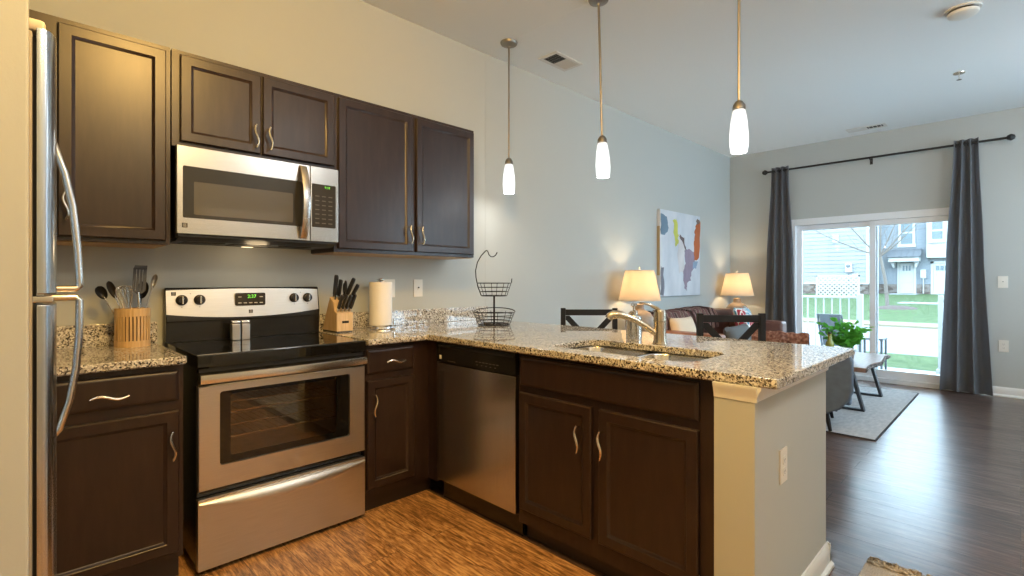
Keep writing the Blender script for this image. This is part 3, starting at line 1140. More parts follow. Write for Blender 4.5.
# door handle: broad flat steel bar
hb = B()
NH = 20
def bar(x0, x1, zc, hh, yf, bow, th):
    V, F = [], []
    for i in range(NH + 1):
        u = i / NH
        x = x0 + (x1 - x0) * u
        e = 1 - (2 * u - 1) ** 2
        y = yf - bow * e
        for (a, c) in ((-1, 0), (-.95, -th * .55), (-.80, -th * .86), (0, -th), (.80, -th * .86), (.95, -th * .55), (1, 0), (0, .004)):
            V.append((x, y + c, zc + a * hh))
    m = 8
    for i in range(NH):
        for k in range(m):
            F.append((i * m + k, i * m + (k + 1) % m, (i + 1) * m + (k + 1) % m, (i + 1) * m + k))
    F += [tuple(range(m)), tuple(range(NH * m + m - 1, NH * m - 1, -1))]
    return V, F
hb.mesh(*bar(RX0 + .006, RX1 - .008, .822, .0205, RF - .020, .016, .014))
ho = obj('handle', hb, M['chrome'], dr)
for x in (RX0 + .01, RX1 - .05):
    obj('handle_mount', B().box(x, x + .04, RF - .018, RF + .03, .808, .836, .003), M['blackmat'], ho)
obj('door_frame', B().box(RX0 + .004, RX1 - .004, RF + .006, RF + .034, .790, .846), M['black'], dr)
# storage drawer with bowed lip handle
ds = obj('drawer', B().box(RX0 + .002, RX1 - .002, RF, RF + .03, .022, .320, .004), M['steel'], r)
lp = B()
V, F = [], []
for i in range(NH + 1):
    u = i / NH
    x = RX0 + .006 + (RX1 - RX0 - .012) * u
    e = 1 - (2 * u - 1) ** 2
    zt = .308
    zb = .292 - .034 * e
    yo = -.006 - .026 * e
    for (y, z) in ((0, zt), (yo * .5, zt - .002), (yo * .9, (zt * .6 + zb * .4)), (yo, zb + .008), (yo * .92, zb), (yo * .6, zb + .006), (0, zb + .014)):
        V.append((x, RF + y, z))
m = 7
for i in range(NH):
    for k in range(m):
        F.append((i * m + k, i * m + (k + 1) % m, (i + 1) * m + (k + 1) % m, (i + 1) * m + k))
F += [tuple(range(m)), tuple(range(NH * m + m - 1, NH * m - 1, -1))]
lp.mesh(V, F)
obj('handle', lp, M['steel'], ds)

# two steel shakers at the back of the cooktop
for i, (sx_, lab) in enumerate(((.815, 'steel shaker on the cooktop, the one nearer the utensil holder'), (.861, 'steel shaker on the cooktop, the one nearer the knife block'))):
    t = thing('shaker', lab, 'shaker', (sx_, 2.870, .9212), group='steel shakers on the cooktop')
    obj('body', B().box(sx_ - .020, sx_ + .020, 2.850, 2.890, .9212, 1.005, .004), M['steel'], t)
    obj('lid', B().box(sx_ - .020, sx_ + .020, 2.850, 2.890, 1.0055, 1.022, .005), M['chrome'], t)

# ------------------------------------------------------------------ microwave
MX0, MX1, MB = .5115, 1.2665, 2.64
r = thing('microwave', 'stainless over-the-range microwave under the short wall cabinet', 'microwave', ((MX0 + MX1) / 2, MB, 1.42))
obj('body', B().box(MX0 + .003, MX1 - .003, MB + .035, WY - .002, 1.425, 1.840), M['blackmat'], r)
obj('bottom_grille', B().prism([(MB + .012, 1.437), (MB + .012, 1.430), (MB + .05, 1.412), (WY - .06, 1.412), (WY - .06, 1.4245), (MB + .05, 1.437)], 'x', MX0 + .01, MX1 - .012), M['blackmat'], r)
for k in range(3):
    obj('filter', B().box(MX0 + .05 + k * .21, MX0 + .22 + k * .21, MB + .09, MB + .24, 1.4085, 1.4118), M['gasket'], r)
obj('fill_lamp', B().box(.865, .915, MB + .27, MB + .30, 1.4085, 1.4118), plain('fill_lamp_lens', (.9, .85, .7), .4, emit=(1, .75, .42), es=2), r)  # lens and light added here to lift the wall under the cabinets
lamp('fill_lamp_light', 'POINT', (.89, MB + .13, 1.385), .9, (1, .74, .42), .06)
# door: steel frame round a dark window
mw_in = rrect(.5355, 1.098, 1.513, 1.747, .006, 4)
n = len(mw_in)
SX = 1.111
out = [(SX if p[0] > .8 else MX0, 1.838 if p[1] > 1.63 else 1.4395) for p in mw_in]
b = B(FY(MB + .034))
V = ringpts(out, 0) + ringpts(out, .031) + ringpts([(p[0] + (.003 if p[0] < .8 else -.003), p[1] + (.003 if p[1] < 1.6 else -.003)) for p in out], .034) + ringpts(mw_in, .034) + ringpts(mw_in, .0)
F = []
for k in range(4):
    for i in range(n):
        F.append((k * n + i, k * n + (i + 1) % n, (k + 1) * n + (i + 1) % n, (k + 1) * n + i))
b.mesh(V, F)
bmesh.ops.remove_doubles(b.bm, verts=b.bm.verts, dist=1e-5)
dr = obj('door', b, M['steel_mw'], r)
b = B(FY(MB + .034))
i2 = rrect(.579, 1.022, 1.530, 1.680, .006, 4)
i1 = rrect(.5362, 1.0975, 1.5137, 1.7465, .006, 4)
V = ringpts(i1, .0325) + ringpts(i2, .0325) + ringpts(i2, .028) + ringpts(i1, .028)
F = [(k * n + i, k * n + (i + 1) % n, ((k + 1) % 4) * n + (i + 1) % n, ((k + 1) % 4) * n + i) for k in range(4) for i in range(n)]
b.mesh(V, F)
obj('window_border', b, M['dgrey'], dr)
obj('window', B(FY(MB + .034)).prism(i2, 'z', .027, .0318), M['mwscreen'], dr)
hp = []
for i in range(17):
    u = i / 16
    z = 1.828 - u * .378
    hp.append((1.070, MB - .004 - .048 * math.sin(PI * u) ** .75, z))
hb = B()
V, F = [], []
for x, y, z in hp:
    for a, c in ((-.019, .0), (-.017, -.008), (0, -.011), (.017, -.008), (.019, .0), (.012, .004), (-.012, .004)):
        V.append((x + a, y + c, z))
m = 7
for i in range(16):
    for k in range(m):
        F.append((i * m + k, i * m + (k + 1) % m, (i + 1) * m + (k + 1) % m, (i + 1) * m + k))
F += [tuple(range(m)), tuple(range(16 * m + m - 1, 16 * m - 1, -1))]
hb.mesh(V, F)
obj('handle', hb, M['steel_h'], dr)
bd = B().box(.532, .553, MB - .0012, MB + .004, 1.469, 1.489)
bo = obj('badge', bd, M['blackmat'], dr)
for k in (-.005, .0, .005):
    obj('badge_stripe', B().box(.535, .549, MB - .0018, MB - .0011, 1.479 + k - .001, 1.479 + k + .0008), M['mark'], bo)
cp = obj('control_panel', B().box(SX + .002, MX1, MB, MB + .034, 1.4395, 1.838, .003), M['steel_mw'], r)
kp = obj('keypad', B(FY(MB)).prism(rrect(1.120, 1.250, 1.515, 1.746, .006, 4), 'z', -.003, .0015), M['dgrey'], cp)
for i in range(3):
    for j in range(7):
        obj('button', B().box(1.137 + i * .036, 1.137 + i * .036 + .022, MB - .0019, MB - .0014, 1.535 + j * .024, 1.540 + j * .024), M['dimmark'], kp)
obj('clock_digits', text_bm('9:18', .017, Matrix.Translation((1.203, MB - .002, 1.731)) @ RT), M['digit'], kp)

# ------------------------------------------------------------------ dishwasher
r = thing('dishwasher', 'stainless dishwasher with black control strip in the peninsula', 'dishwasher', (EF, 2.0, 0))
DX = 1.690
obj('body', B().box(DX + .04, 2.33, 1.690, 2.302, .10, .880), M['blackmat'], r)
obj('door', B().box(DX, DX + .04, 1.687, 2.306, .118, .772, .004), M['steel_h'], r)
c_ = obj('control_strip', B().box(DX - .004, DX + .04, 1.687, 2.306, .778, .884, .004), M['black'], r)
obj('strip_recess', B().box(DX - .0052, DX - .003, 1.70, 2.29, .862, .872), M['dgrey'], c_)
obj('badge', B().box(DX - .0055, DX - .0035, 2.262, 2.280, .795, .817, .0005), M['outlet'], c_)
mk = B()
for i in range(7):
    mk.box(DX - .005, DX - .0038, 1.955 - i * .026, 1.972 - i * .026, .812, .8145)
for i in range(5):
    mk.box(DX - .005, DX - .0038, 1.955 - i * .034, 1.964 - i * .034, .796, .799)
for i in range(4):
    mk.box(DX - .005, DX - .0038, 2.14 + i * .018, 2.152 + i * .018, .789, .7915)
obj('panel_print', mk, M['dimmark'], c_)
obj('toe_panel', B().box(DX + .045, DX + .06, 1.682, 2.305, .002, .112), M['black'], r)

# ------------------------------------------------------------------ refrigerator
r = thing('refrigerator', 'stainless top-freezer refrigerator at the edge behind the wall stub', 'refrigerator', (-.3, 1.8, 0))
obj('body', B().box(LX + .03, .026, 1.425, 2.175, .02, 1.742, .004), M['fridge_side'], r)
obj('gasket', B().box(.0265, .0315, 1.432, 2.168, .07, 1.735), M['gasket'], r)


def fdoor(z0, z1):
    half = [(.032, 1.421), (.044, 1.421), (.052, 1.426), (.058, 1.437), (.063, 1.46), (.066, 1.50), (.0685, 1.60), (.0695, 1.70)]
    P = half + [(.070, 1.80)] + [(x, 3.6 - y) for x, y in half[::-1]]
    return B().prism(P, 'z', z0, z1, .003)


HX = .064
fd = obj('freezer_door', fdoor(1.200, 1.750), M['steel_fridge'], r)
hy = 2.105
obj('handle', B().tube([(HX, hy, 1.675), (.086, hy, 1.652), (.112, hy, 1.565), (.130, hy, 1.465), (.141, hy, 1.34), (.146, hy, 1.24), (.146, hy, 1.212), (.138, hy, 1.203), (HX, hy, 1.203)], .0105, 12), M['chrome'], fd)
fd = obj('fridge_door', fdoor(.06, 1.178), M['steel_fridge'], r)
obj('handle', B().tube([(HX, hy, 1.176), (.138, hy, 1.176), (.146, hy, 1.166), (.146, hy, 1.13), (.145, hy, 1.05), (.138, hy, .95), (.122, hy, .85), (.098, hy, .765), (HX, hy, .725)], .0105, 12), M['chrome'], fd)
obj('hinge_cap', B().box(-.05, .046, 1.422, 1.475, 1.7425, 1.768, .008), M['hinge_cap'], r)
obj('middle_hinge', B().box(.0, .058, 1.430, 1.49, 1.182, 1.196, .003), M['chrome'], r)
obj('base_grille', B().box(-.02, .03, 1.43, 2.17, .012, .056), M['gasket'], r)

# ------------------------------------------------------------------ things on the counters
# bamboo utensil holder
ux, uy = .388, 2.895
r = thing('utensil_holder', 'round slatted bamboo utensil holder on the short countertop', 'utensil holder', (ux, uy, CT))
NS = 30
obj('band', B().shell([(.0685, CT + .140), (.0685, CT + .176), (.060, CT + .176), (.060, CT + .140)], (ux, uy, 0), 30), M['bamboo'], r)
obj('base', B().lathe([(.001, CT), (.0685, CT), (.0685, CT + .028), (.060, CT + .028), (.060, CT + .010), (.001, CT + .010)], (ux, uy, 0), 30), M['bamboo'], r)
b = B()
for k in range(NS):
    a0, a1 = 2 * PI * (k + .18) / NS, 2 * PI * (k + .82) / NS
    V = []
    for z in (CT + .026, CT + .142):
        for rr in (.062, .0675):
            for a in (a0, a1):
                V.append((ux + rr * math.cos(a), uy + rr * math.sin(a), z))
    b.mesh(V, [(0, 1, 3, 2), (4, 6, 7, 5), (0, 4, 5, 1), (2, 3, 7, 6), (0, 2, 6, 4), (1, 5, 7, 3)])
obj('slats', b, M['bamboo'], r)
obj('liner', B().shell([(.0595, CT + .011), (.0595, CT + .138), (.0575, CT + .138), (.0575, CT + .011)], (ux, uy, 0), 30), plain('holder_inside', (.10, .055, .025), .7), r)

# slotted turner
r = thing('slotted_turner', 'grey slotted turner standing tallest in the utensil holder', 'utensil', (.402, 2.885, CT + .02))
TM = Matrix.Translation((.402, 2.885, CT + .012)) @ Matrix.Rotation(math.radians(3), 4, 'Y')
obj('handle', B(TM).tube([(0, 0, 0), (.003, 0, .12), (.0, 0, .18), (-.006, 0, .238)], [.0055, .0055, .006, .004], 10), M['chrome'], r)
b = B(TM)
for x0, x1, z0, z1 in ((-.030, -.0185, .246, .350), (-.0160, -.0065, .246, .350), (-.0040, .0055, .246, .350), (.0080, .0215, .246, .350)):
    b.box(x0, x1, -.0014, .0014, z0, z1)
b.prism([(-.030, .246), (-.012, .230), (.004, .230), (.0215, .246)], 'y', -.0014, .0014)
b.prism([(-.030, .344), (.0215, .344), (.0225, .364), (-.025, .362)], 'y', -.0014, .0014)
obj('blade', b, plain('grey_nylon', (.055, .06, .072), .4), r)


def spoon(name, label, base, tip, bowl_w, bowl_l, mat_b, mat_h, rr=.0045, slots=False):
    base, tip = Vector(base), Vector(tip)
    d = tip - base
    L = d.length
    za = d.normalized()
    ya = Vector((-.15, -.95, .35))
    ya = (ya - za * ya.dot(za)).normalized()
    xa = ya.cross(za)
    T = Matrix(((xa.x, ya.x, za.x, base.x), (xa.y, ya.y, za.y, base.y), (xa.z, ya.z, za.z, base.z), (0, 0, 0, 1)))
    r = thing(name, label, 'utensil', tuple(base))
    obj('handle', B(T).tube([(0, 0, 0), (0, 0, L * .35), (0, .002, L - bowl_l * .8)], [rr, rr, rr * .8], 8, flat=.6), mat_h, r)
    b = B(T)
    def f(u, v):
        a = (u - .5) * 2
        w = bowl_w / 2 * math.sqrt(max(0, 1 - a * a)) * (1 + .12 * a)
        c = (v - .5) * 2
        return (c * w, -.010 * (1 - c * c) * (1 - a * a) + .003, L - bowl_l + (u * bowl_l))
    b.grid(f, 14, 8, thick=.0016)
    obj('bowl', b, mat_b, r, smooth=60)
    return r


MDK = plain('dark_nylon', (.028, .022, .018), .4)
spoon('ladle', 'dark ladle leaning furthest out of the utensil holder towards the refrigerator', (.375, 2.90, CT + .03), (.262, 2.885, 1.205), .040, .065, M['blackmat'], M['chrome'])
spoon('serving_spoon', 'dark serving spoon between the ladle and the whisk', (.398, 2.905, CT + .03), (.300, 2.905, 1.228), .030, .085, MDK, M['chrome'])
spoon('ladle', 'black round spoon behind the grey turner in the holder', (.400, 2.925, CT + .03), (.437, 2.925, 1.228), .044, .085, M['blackmat'], M['blackmat'])
spoon('tongs', 'pale tipped steel tongs leaning out of the holder towards the range', (.400, 2.88, CT + .03), (.474, 2.865, 1.260), .022, .07, M['steel'], M['steel'])
r = thing('whisk', 'steel wire balloon whisk in the utensil holder', 'utensil', (.37, 2.86, CT + .03))
b0, b1 = Vector((.392, 2.875, CT + .04)), Vector((.345, 2.835, 1.205))
T = Matrix.Translation(b0) @ (b1 - b0).to_track_quat('Z', 'Y').to_matrix().to_4x4()
L = (b1 - b0).length
obj('handle', B(T).tube([(0, 0, 0), (0, 0, L - .135)], [.006, .005], 8), M['chrome'], r)
b = B(T)
for k in range(5):
    a = PI * k / 5
    P = []
    for i in range(21):
        t = i / 20 * 2 - 1
        x = .032 * math.sin(PI * t) * (.85 if abs(t) > .5 else 1) if False else .031 * math.copysign(1, t) * math.sin(PI * min(1, abs(t)) ** .8) if t else 0
        z = L - .135 + .135 * (1 - abs(t) ** 2)
        P.append((x * math.cos(a), x * math.sin(a), z))
    b.tube(P, .0011, 5)
obj('wires', b, M['chrome'], r)

# knife block: side profile in y,z
kx0, kx1, ky = 1.329, 1.431, 2.792
r = thing('knife_block', 'slanted pale wood knife block standing right of the range', 'knife block', (1.38, 2.88, CT))
b = B()
b.prism([(2.985, CT + .008), (ky, CT + .008), (ky, 1.041), (2.824, 1.050), (2.832, 1.100), (2.884, 1.134)], 'x', kx0, kx1, .003)
obj('block', b, M['blockwood'], r)
obj('base', B().box(kx0 + .004, kx1 - .004, ky + .004, 2.985, CT, CT + .0078), M['blackmat'], r)
obj('plate', B().box(1.362, 1.404, ky - .0015, ky + .001, .980, .994, .0005), M['dgrey'], r)


def knife(label, x, y, z, L, w, lean=(-.42, .9), dx=.02, th=.013, rivet=True, group=None):
    """handle standing out of a slot at (x, y, z) along the block's slant"""
    d = Vector((dx, lean[0], lean[1])).normalized()
    base = Vector((x, y, z))
    zax = d
    xax = Vector((1, 0, 0))
    yax = zax.cross(xax).normalized()
    xax = yax.cross(zax)
    T = Matrix((( xax.x, yax.x, zax.x, base.x), (xax.y, yax.y, zax.y, base.y), (xax.z, yax.z, zax.z, base.z), (0, 0, 0, 1)))
    r = thing('kitchen_knife', label, 'knife', tuple(base), group=group)
    b = B(T)
    P = [(-w * .42, .012), (-w * .5, L * .3), (-w * .42, L * .6), (-w * .5, L * .92), (-w * .3, L), (w * .35, L), (w * .5, L * .9), (w * .45, L * .5), (w * .42, .012)]
    V = [(T @ Vector((p[1] * 0 - th / 2, p[0], p[1]))) for p in P]
    b = B(T)
    n = len(P)
    b.mesh([(-th / 2, p[0], p[1]) for p in P] + [(th / 2, p[0], p[1]) for p in P], [tuple(range(n)), tuple(range(2 * n - 1, n - 1, -1))] + [(i, (i + 1) % n, n + (i + 1) % n, n + i) for i in range(n)])
    es = [e for e in b.bm.edges]
    bmesh.ops.bevel(b.bm, geom=es, offset=.002, segments=2, affect='EDGES')
    obj('handle', b, M['blackmat'], r)
    obj('bolster', B(T).box(-th * .42, th * .42, -w * .4, w * .4, -.012, .013, .001), M['chrome'], r)
    if rivet:
        b = B(T)
        b.lathe([(.001, L + .0012), (.0062, L + .0008), (.0066, L - .006), (.001, L - .006)], (0, 0, 0), 10)
        obj('end_cap', b, M['chrome'], r)
    return r


for i, (x, lab) in enumerate(((1.343, 'first black steak knife of the front row in the block, nearest the range'), (1.368, 'second black steak knife of the front row in the block'),
                              (1.393, 'third black steak knife of the front row in the block'), (1.418, 'last black steak knife of the front row, nearest the paper towel'))):
    knife(lab, x, 2.808, 1.056, (.100, .102, .102, .104)[i], .022, dx=(.10, .12, .13, .14)[i], group='steak knives in the front row of the block')
knife('black chef knife standing in the back corner slot nearest the range', 1.350, 2.866, 1.132, .135, .034, lean=(-.22, .97), dx=.0, group='large knives in the top of the block')
knife('black bread knife close beside the chef knife in the block', 1.372, 2.862, 1.128, .112, .030, lean=(-.22, .97), dx=.05, group='large knives in the top of the block')
knife('black carving knife with bright collar behind the scissors in the block', 1.416, 2.860, 1.126, .135, .028, lean=(-.42, .9), dx=.22, group='large knives in the top of the block')
knife('black utility knife leaning furthest towards the paper towel in the block', 1.421, 2.838, 1.086, .140, .026, lean=(-.42, .9), dx=.28, group='large knives in the top of the block')
r = thing('kitchen_scissors', 'black ring-handled kitchen scissors in the knife block', 'scissors', (1.394, 2.850, 1.112))
b = B()
for s_, zz in ((-1, .085), (1, .070)):
    P = []
    for k in range(20):
        a = 2 * PI * k / 20
        P.append((1.396 + s_ * .004 + .004 * math.cos(a), 2.825 + s_ * .018 + .017 * math.cos(a), 1.112 + zz + .030 * math.sin(a)))
    b.tube(P, .005, 8, closed=True)
    b.tube([(1.394, 2.848, 1.120), (1.396 + s_ * .003, 2.825 + s_ * .012, 1.112 + zz - .026)], .006, 8)
obj('ring_handles', b, M['blackmat'], r)
obj('blade', B().box(1.391, 1.397, 2.838, 2.858, 1.10, 1.13), M['chrome'], r)

# paper towel holder
tx, ty = 1.664, 2.878
r = thing('paper_towel_holder', 'steel paper towel holder with a full white roll', 'paper towel', (tx, ty, CT))
obj('base', B().lathe([(.001, CT), (.088, CT), (.090, CT + .004), (.088, CT + .014), (.080, CT + .020), (.001, CT + .020)], (tx, ty, 0), 36), M['chrome'], r)
obj('post', B().lathe([(.008, CT + .020), (.008, 1.226), (.015, 1.228), (.024, 1.234), (.024, 1.240), (.015, 1.245), (.001, 1.246)], (tx, ty, 0), 16), M['chrome'], r)
ro = obj('roll', B().shell([(.022, CT + .022), (.0705, CT + .022), (.0715, CT + .026), (.0715, 1.217), (.0705, 1.221), (.022, 1.221)], (tx, ty, 0), 40), M['paper'], r)
obj('side_arm', B().tube([(tx + .070, ty - .040, CT + .018), (tx + .0705, ty - .041, CT + .050), (tx + .0705, ty - .041, CT + .062)], .0065, 8), M['chrome'], r)

# wire fruit basket with banana hook
bx, by = 2.330, 2.530
r = thing('fruit_basket', 'dark wire two-tier fruit basket with banana hook on the counter', 'fruit basket', (bx, by, CT))
RV = Vector((.711, -.703, 0))      # across the basket
DV = Vector((.703, .711, 0))


def bpt(u, v, z):
    p = Vector((bx, by, 0)) + RV * u + DV * v
    return (p.x, p.y, z)


def tier(z0, z1, r0, r1, nh, sp):
    b = B()
    for k in range(nh + 1):
        t = k / nh
        rr = r0 + (r1 - r0) * t
        P = []
        for i in range(32):
            a = 2 * PI * i / 32
            lift = 0
            if sp and t > .5:
                lift = .022 * max(0, math.sin(a)) * (t - .5) * 2
            P.append(bpt(rr * math.cos(a), rr * .92 * math.sin(a), z0 + (z1 - z0) * t + lift))
        b.tube(P, .0022 if 0 < k < nh else .0032, 6, closed=True)
    for i in range(8):
        a = 2 * PI * i / 8 + .2
        b.tube([bpt(0, 0, z0), bpt(r0 * math.cos(a), r0 * .92 * math.sin(a), z0), bpt(r1 * math.cos(a), r1 * .92 * math.sin(a), z1)], .002, 5)
    return b


obj('lower_basket', tier(CT + .006, 1.018, .108, .143, 4, True), M['wire'], r)
obj('upper_basket', tier(1.128, 1.214, .088, .118, 3, False), M['wire'], r)
obj('post', B().tube([bpt(0, 0, CT + .002), bpt(0, 0, 1.132)], .0065, 10), M['wire'], r)
b = B()
P = [(-.088, 1.128), (-.112, 1.19), (-.124, 1.25), (-.127, 1.30), (-.115, 1.355), (-.09, 1.40), (-.060, 1.432), (-.052, 1.437), (-.044, 1.432), (-.036, 1.408), (-.022, 1.394), (-.006, 1.394), (.010, 1.404), (.020, 1.424)]
b.tube([bpt(u, 0, z) for u, z in P], .0035, 8)
obj('banana_hook', b, M['wire'], r)
b = B()
b.tube([bpt(.118, 0, 1.214), bpt(.121, 0, 1.245)], .003, 6)
for i in range(4):
    a = PI / 2 * i + .6
    b.lathe([(.001, CT), (.006, CT + .001), (.006, CT + .008), (.001, CT + .009)], bpt(.095 * math.cos(a), .09 * math.sin(a), 0), 10)
obj('feet', b, M['wire'], r)


# ------------------------------------------------------------------ wall plates
def plate(name, label, cat, T, w, h, kind):
    c = T @ Vector((0, 0, 0))
    r = thing(name, label, cat, tuple(c))
    obj('cover_plate', B(T).box(-w / 2, w / 2, -h / 2, h / 2, 0, .006, .002), M['outlet'], r)
    if kind == 'duplex':
        for z in (-.020, .020):
            o = obj('socket', B(T).prism([(p[0], p[1] + z) for p in rrect(-.0165, .0165, -.0145, .0145, .008, 4)], 'z', .004, .0085), M['outlet'], r)
            obj('slot', B(T).box(-.008, -.006, z - .003, z + .005, .0082, .0088).box(.006, .008, z - .003, z + .005, .0082, .0088).box(-.002, .002, z - .009, z - .006, .0082, .0088), M['outlet_dark'], o)
    elif kind == 'toggle':
        o = obj('switch', B(T).box(-.005, .005, -.011, .011, .004, .008, .001), M['outlet'], r)
        obj('toggle', B(T).box(-.0035, .0035, -.001, .009, .006, .017, .001), M['outlet_dark'], o)
    return r


def TXm(x, y, z):    # plate on a face looking towards -x
    return Matrix(((0, 0, -1, x), (-1, 0, 0, y), (0, 1, 0, z), (0, 0, 0, 1)))


def TYm(x, y, z):    # plate on a face looking towards -y
    return Matrix(((1, 0, 0, x), (0, 0, -1, y), (0, 1, 0, z), (0, 0, 0, 1)))


plate('wall_outlet', 'white wall plate just visible behind the paper towel roll', 'outlet', TYm(1.796, WY, 1.178), .10, .122, 'duplex')
plate('light_switch', 'white toggle plate on the wall above the backsplash beyond the paper towel', 'switch', TYm(2.034, WY, 1.178), .075, .122, 'toggle')
plate('wall_outlet', 'white outlet on the end of the peninsula', 'outlet', TYm(1.928, PB, .578), .072, .120, 'duplex')
plate('light_switch', 'white switch plate on the far wall right of the curtain', 'switch', TXm(WX, .133, 1.218), .078, .125, 'toggle')
plate('wall_outlet', 'white outlet low on the far wall right of the curtain', 'outlet', TXm(WX, .128, .536), .078, .125, 'duplex')


# ------------------------------------------------------------------ ceiling fittings
def vent(label, x0, x1, y0, y1, alongx):
    r = thing('ceiling_vent', label, 'vent', ((x0 + x1) / 2, (y0 + y1) / 2, CZ))
    b = B()
    fw = .03
    z0, z1 = CZ - .008, CZ
    b.box(x0, x1, y0, y0 + fw, z0, z1, .002).box(x0, x1, y1 - fw, y1, z0, z1, .002).box(x0, x0 + fw, y0 + fw, y1 - fw, z0, z1, .002).box(x1 - fw, x1, y0 + fw, y1 - fw, z0, z1, .002)
    if alongx:
        b.box((x0 + x1) / 2 - .006, (x0 + x1) / 2 + .006, y0 + fw, y1 - fw, z0, z1)
    else:
        b.box(x0 + fw, x1 - fw, (y0 + y1) / 2 - .006, (y0 + y1) / 2 + .006, z0, z1)
    obj('frame', b, M['grille'], r)
    obj('throat', B().box(x0 + fw, x1 - fw, y0 + fw, y1 - fw, CZ - .0014, CZ - .0004), M['ventdark'], r)
    b = B()
    # two banks of blades tilted opposite ways; the first is sparse to look shaded
    span = (x0 + fw, x1 - fw) if alongx else (y0 + fw, y1 - fw)
    cr = (y0 + fw, y1 - fw) if alongx else (x0 + fw, x1 - fw)
    mid = (span[0] + span[1]) / 2
    ts = [span[0] + (mid - .008 - span[0]) * (k + .5) / 4 for k in range(4)] + [mid + .008 + (span[1] - mid - .008) * (k + .5) / 12 for k in range(12)]
    for k, t in enumerate(ts):
        s_ = 1 if k < 4 else -1
        P = [(t - s_ * .005, CZ - .0075), (t - s_ * .005 + .0012, CZ - .0075), (t + s_ * .005 + .0012, CZ - .0015), (t + s_ * .005, CZ - .0015)]
        b.prism(P, 'y' if alongx else 'x', cr[0], cr[1]) if alongx else b.prism(P, 'x', cr[0], cr[1])
    obj('blades', b, M['grille'], r)


vent('white ceiling vent near the pendants and the long wall', 3.04, 3.38, 2.575, 2.775, True)
vent('white ceiling vent close to the far wall above the patio door', 7.10, 7.26, 1.095, 1.48, False)
sx_, sy_ = 4.506, .271
r = thing('smoke_detector', 'round white smoke detector on the ceiling', 'smoke detector', (sx_, sy_, CZ))
obj('base', B().lathe([(.001, CZ), (.094, CZ), (.094, CZ - .010), (.088, CZ - .012), (.001, CZ - .012)], (sx_, sy_, 0), 32), M['outlet'], r)
obj('cover', B().lathe([(.078, CZ - .022), (.084, CZ - .024), (.080, CZ - .040), (.060, CZ - .050), (.001, CZ - .052)], (sx_, sy_, 0), 32), M['outlet'], r)
obj('slots', B().shell([(.079, CZ - .0122), (.079, CZ - .0218), (.070, CZ - .0218), (.070, CZ - .0122)], (sx_, sy_, 0), 32), M['ventdark'], r)
sx_, sy_ = 5.867, .379
r = thing('sprinkler_head', 'small metal sprinkler head on the ceiling', 'sprinkler', (sx_, sy_, CZ))
obj('escutcheon', B().lathe([(.001, CZ), (.042, CZ), (.040, CZ - .006), (.015, CZ - .010), (.001, CZ - .010)], (sx_, sy_, 0), 24), M['nickel'], r)
b = B()
for s_ in (-1, 1):
    b.tube([(sx_ + s_ * .012, sy_, CZ - .008), (sx_ + s_ * .014, sy_, CZ - .035), (sx_, sy_, CZ - .05)], .003, 6)
b.tube([(sx_, sy_, CZ - .008), (sx_, sy_, CZ - .058)], .003, 6)
obj('frame_arms', b, M['nickel'], r)
obj('deflector', B().lathe([(.001, CZ - .058), (.018, CZ - .058), (.018, CZ - .060), (.001, CZ - .060)], (sx_, sy_, 0), 16), M['nickel'], r)

# ------------------------------------------------------------------ pendants over the peninsula
PXX = 2.678


def pendant(y, label, tilt):
    r = thing('pendant_light', label, 'pendant light', (PXX, y, CZ), group='pendant lights over the peninsula', local=True)
    r.rotation_euler = tilt
    obj('canopy', B().lathe([(.001, 0), (.066, 0), (.066, -.006), (.060, -.018), (.040, -.028), (.014, -.032), (.012, -.040), (.001, -.040)], (0, 0, 0), 28), M['bronze_stem'], r)
    obj('stem', B().tube([(0, 0, -.030), (0, 0, -.885)], .0075, 12), M['bronze_stem'], r)
    obj('socket_cup', B().lathe([(.008, -.880), (.018, -.886), (.030, -.905), (.032, -.925), (.026, -.930), (.001, -.930)], (0, 0, 0), 24), M['bronze_stem'], r)
    pr = [(.028, -.930), (.032, -.937), (.0395, -.985), (.0445, -1.04), (.046, -1.08), (.0445, -1.120), (.040, -1.150), (.0375, -1.150), (.042, -1.118), (.0435, -1.08), (.042, -1.04), (.037, -.985), (.029, -.937), (.026, -.934)]
    obj('glass_shade', B().shell(pr, (0, 0, 0), 28), M['glass_shade'], r)
    bl = B().lathe([(.001, -.931), (.012, -.933), (.013, -.975), (.020, -1.01), (.026, -1.045), (.022, -1.078), (.012, -1.092), (.001, -1.095)], (0, 0, 0), 20)
    obj('bulb', bl, plain('glowing_bulb', (.9, .9, .9), .5, emit=(1, .96, .90), es=9), r)
    l = lamp('pendant_bulb_light', 'POINT', (PXX, y, CZ - 1.125), PENDANT_POWER, (1.0, .95, .88), .03)
    l.parent = r
    l.location = (0, 0, -1.125)
    return r


pendant(2.742, 'white glass pendant nearest the long wall, hanging over the peninsula', (0, 0, 0))
pendant(1.915, 'middle white glass pendant of the three over the peninsula', (math.radians(-1.1), math.radians(-1.0), 0))
pendant(1.030, 'white glass pendant nearest the open end of the peninsula', (0, 0, 0))

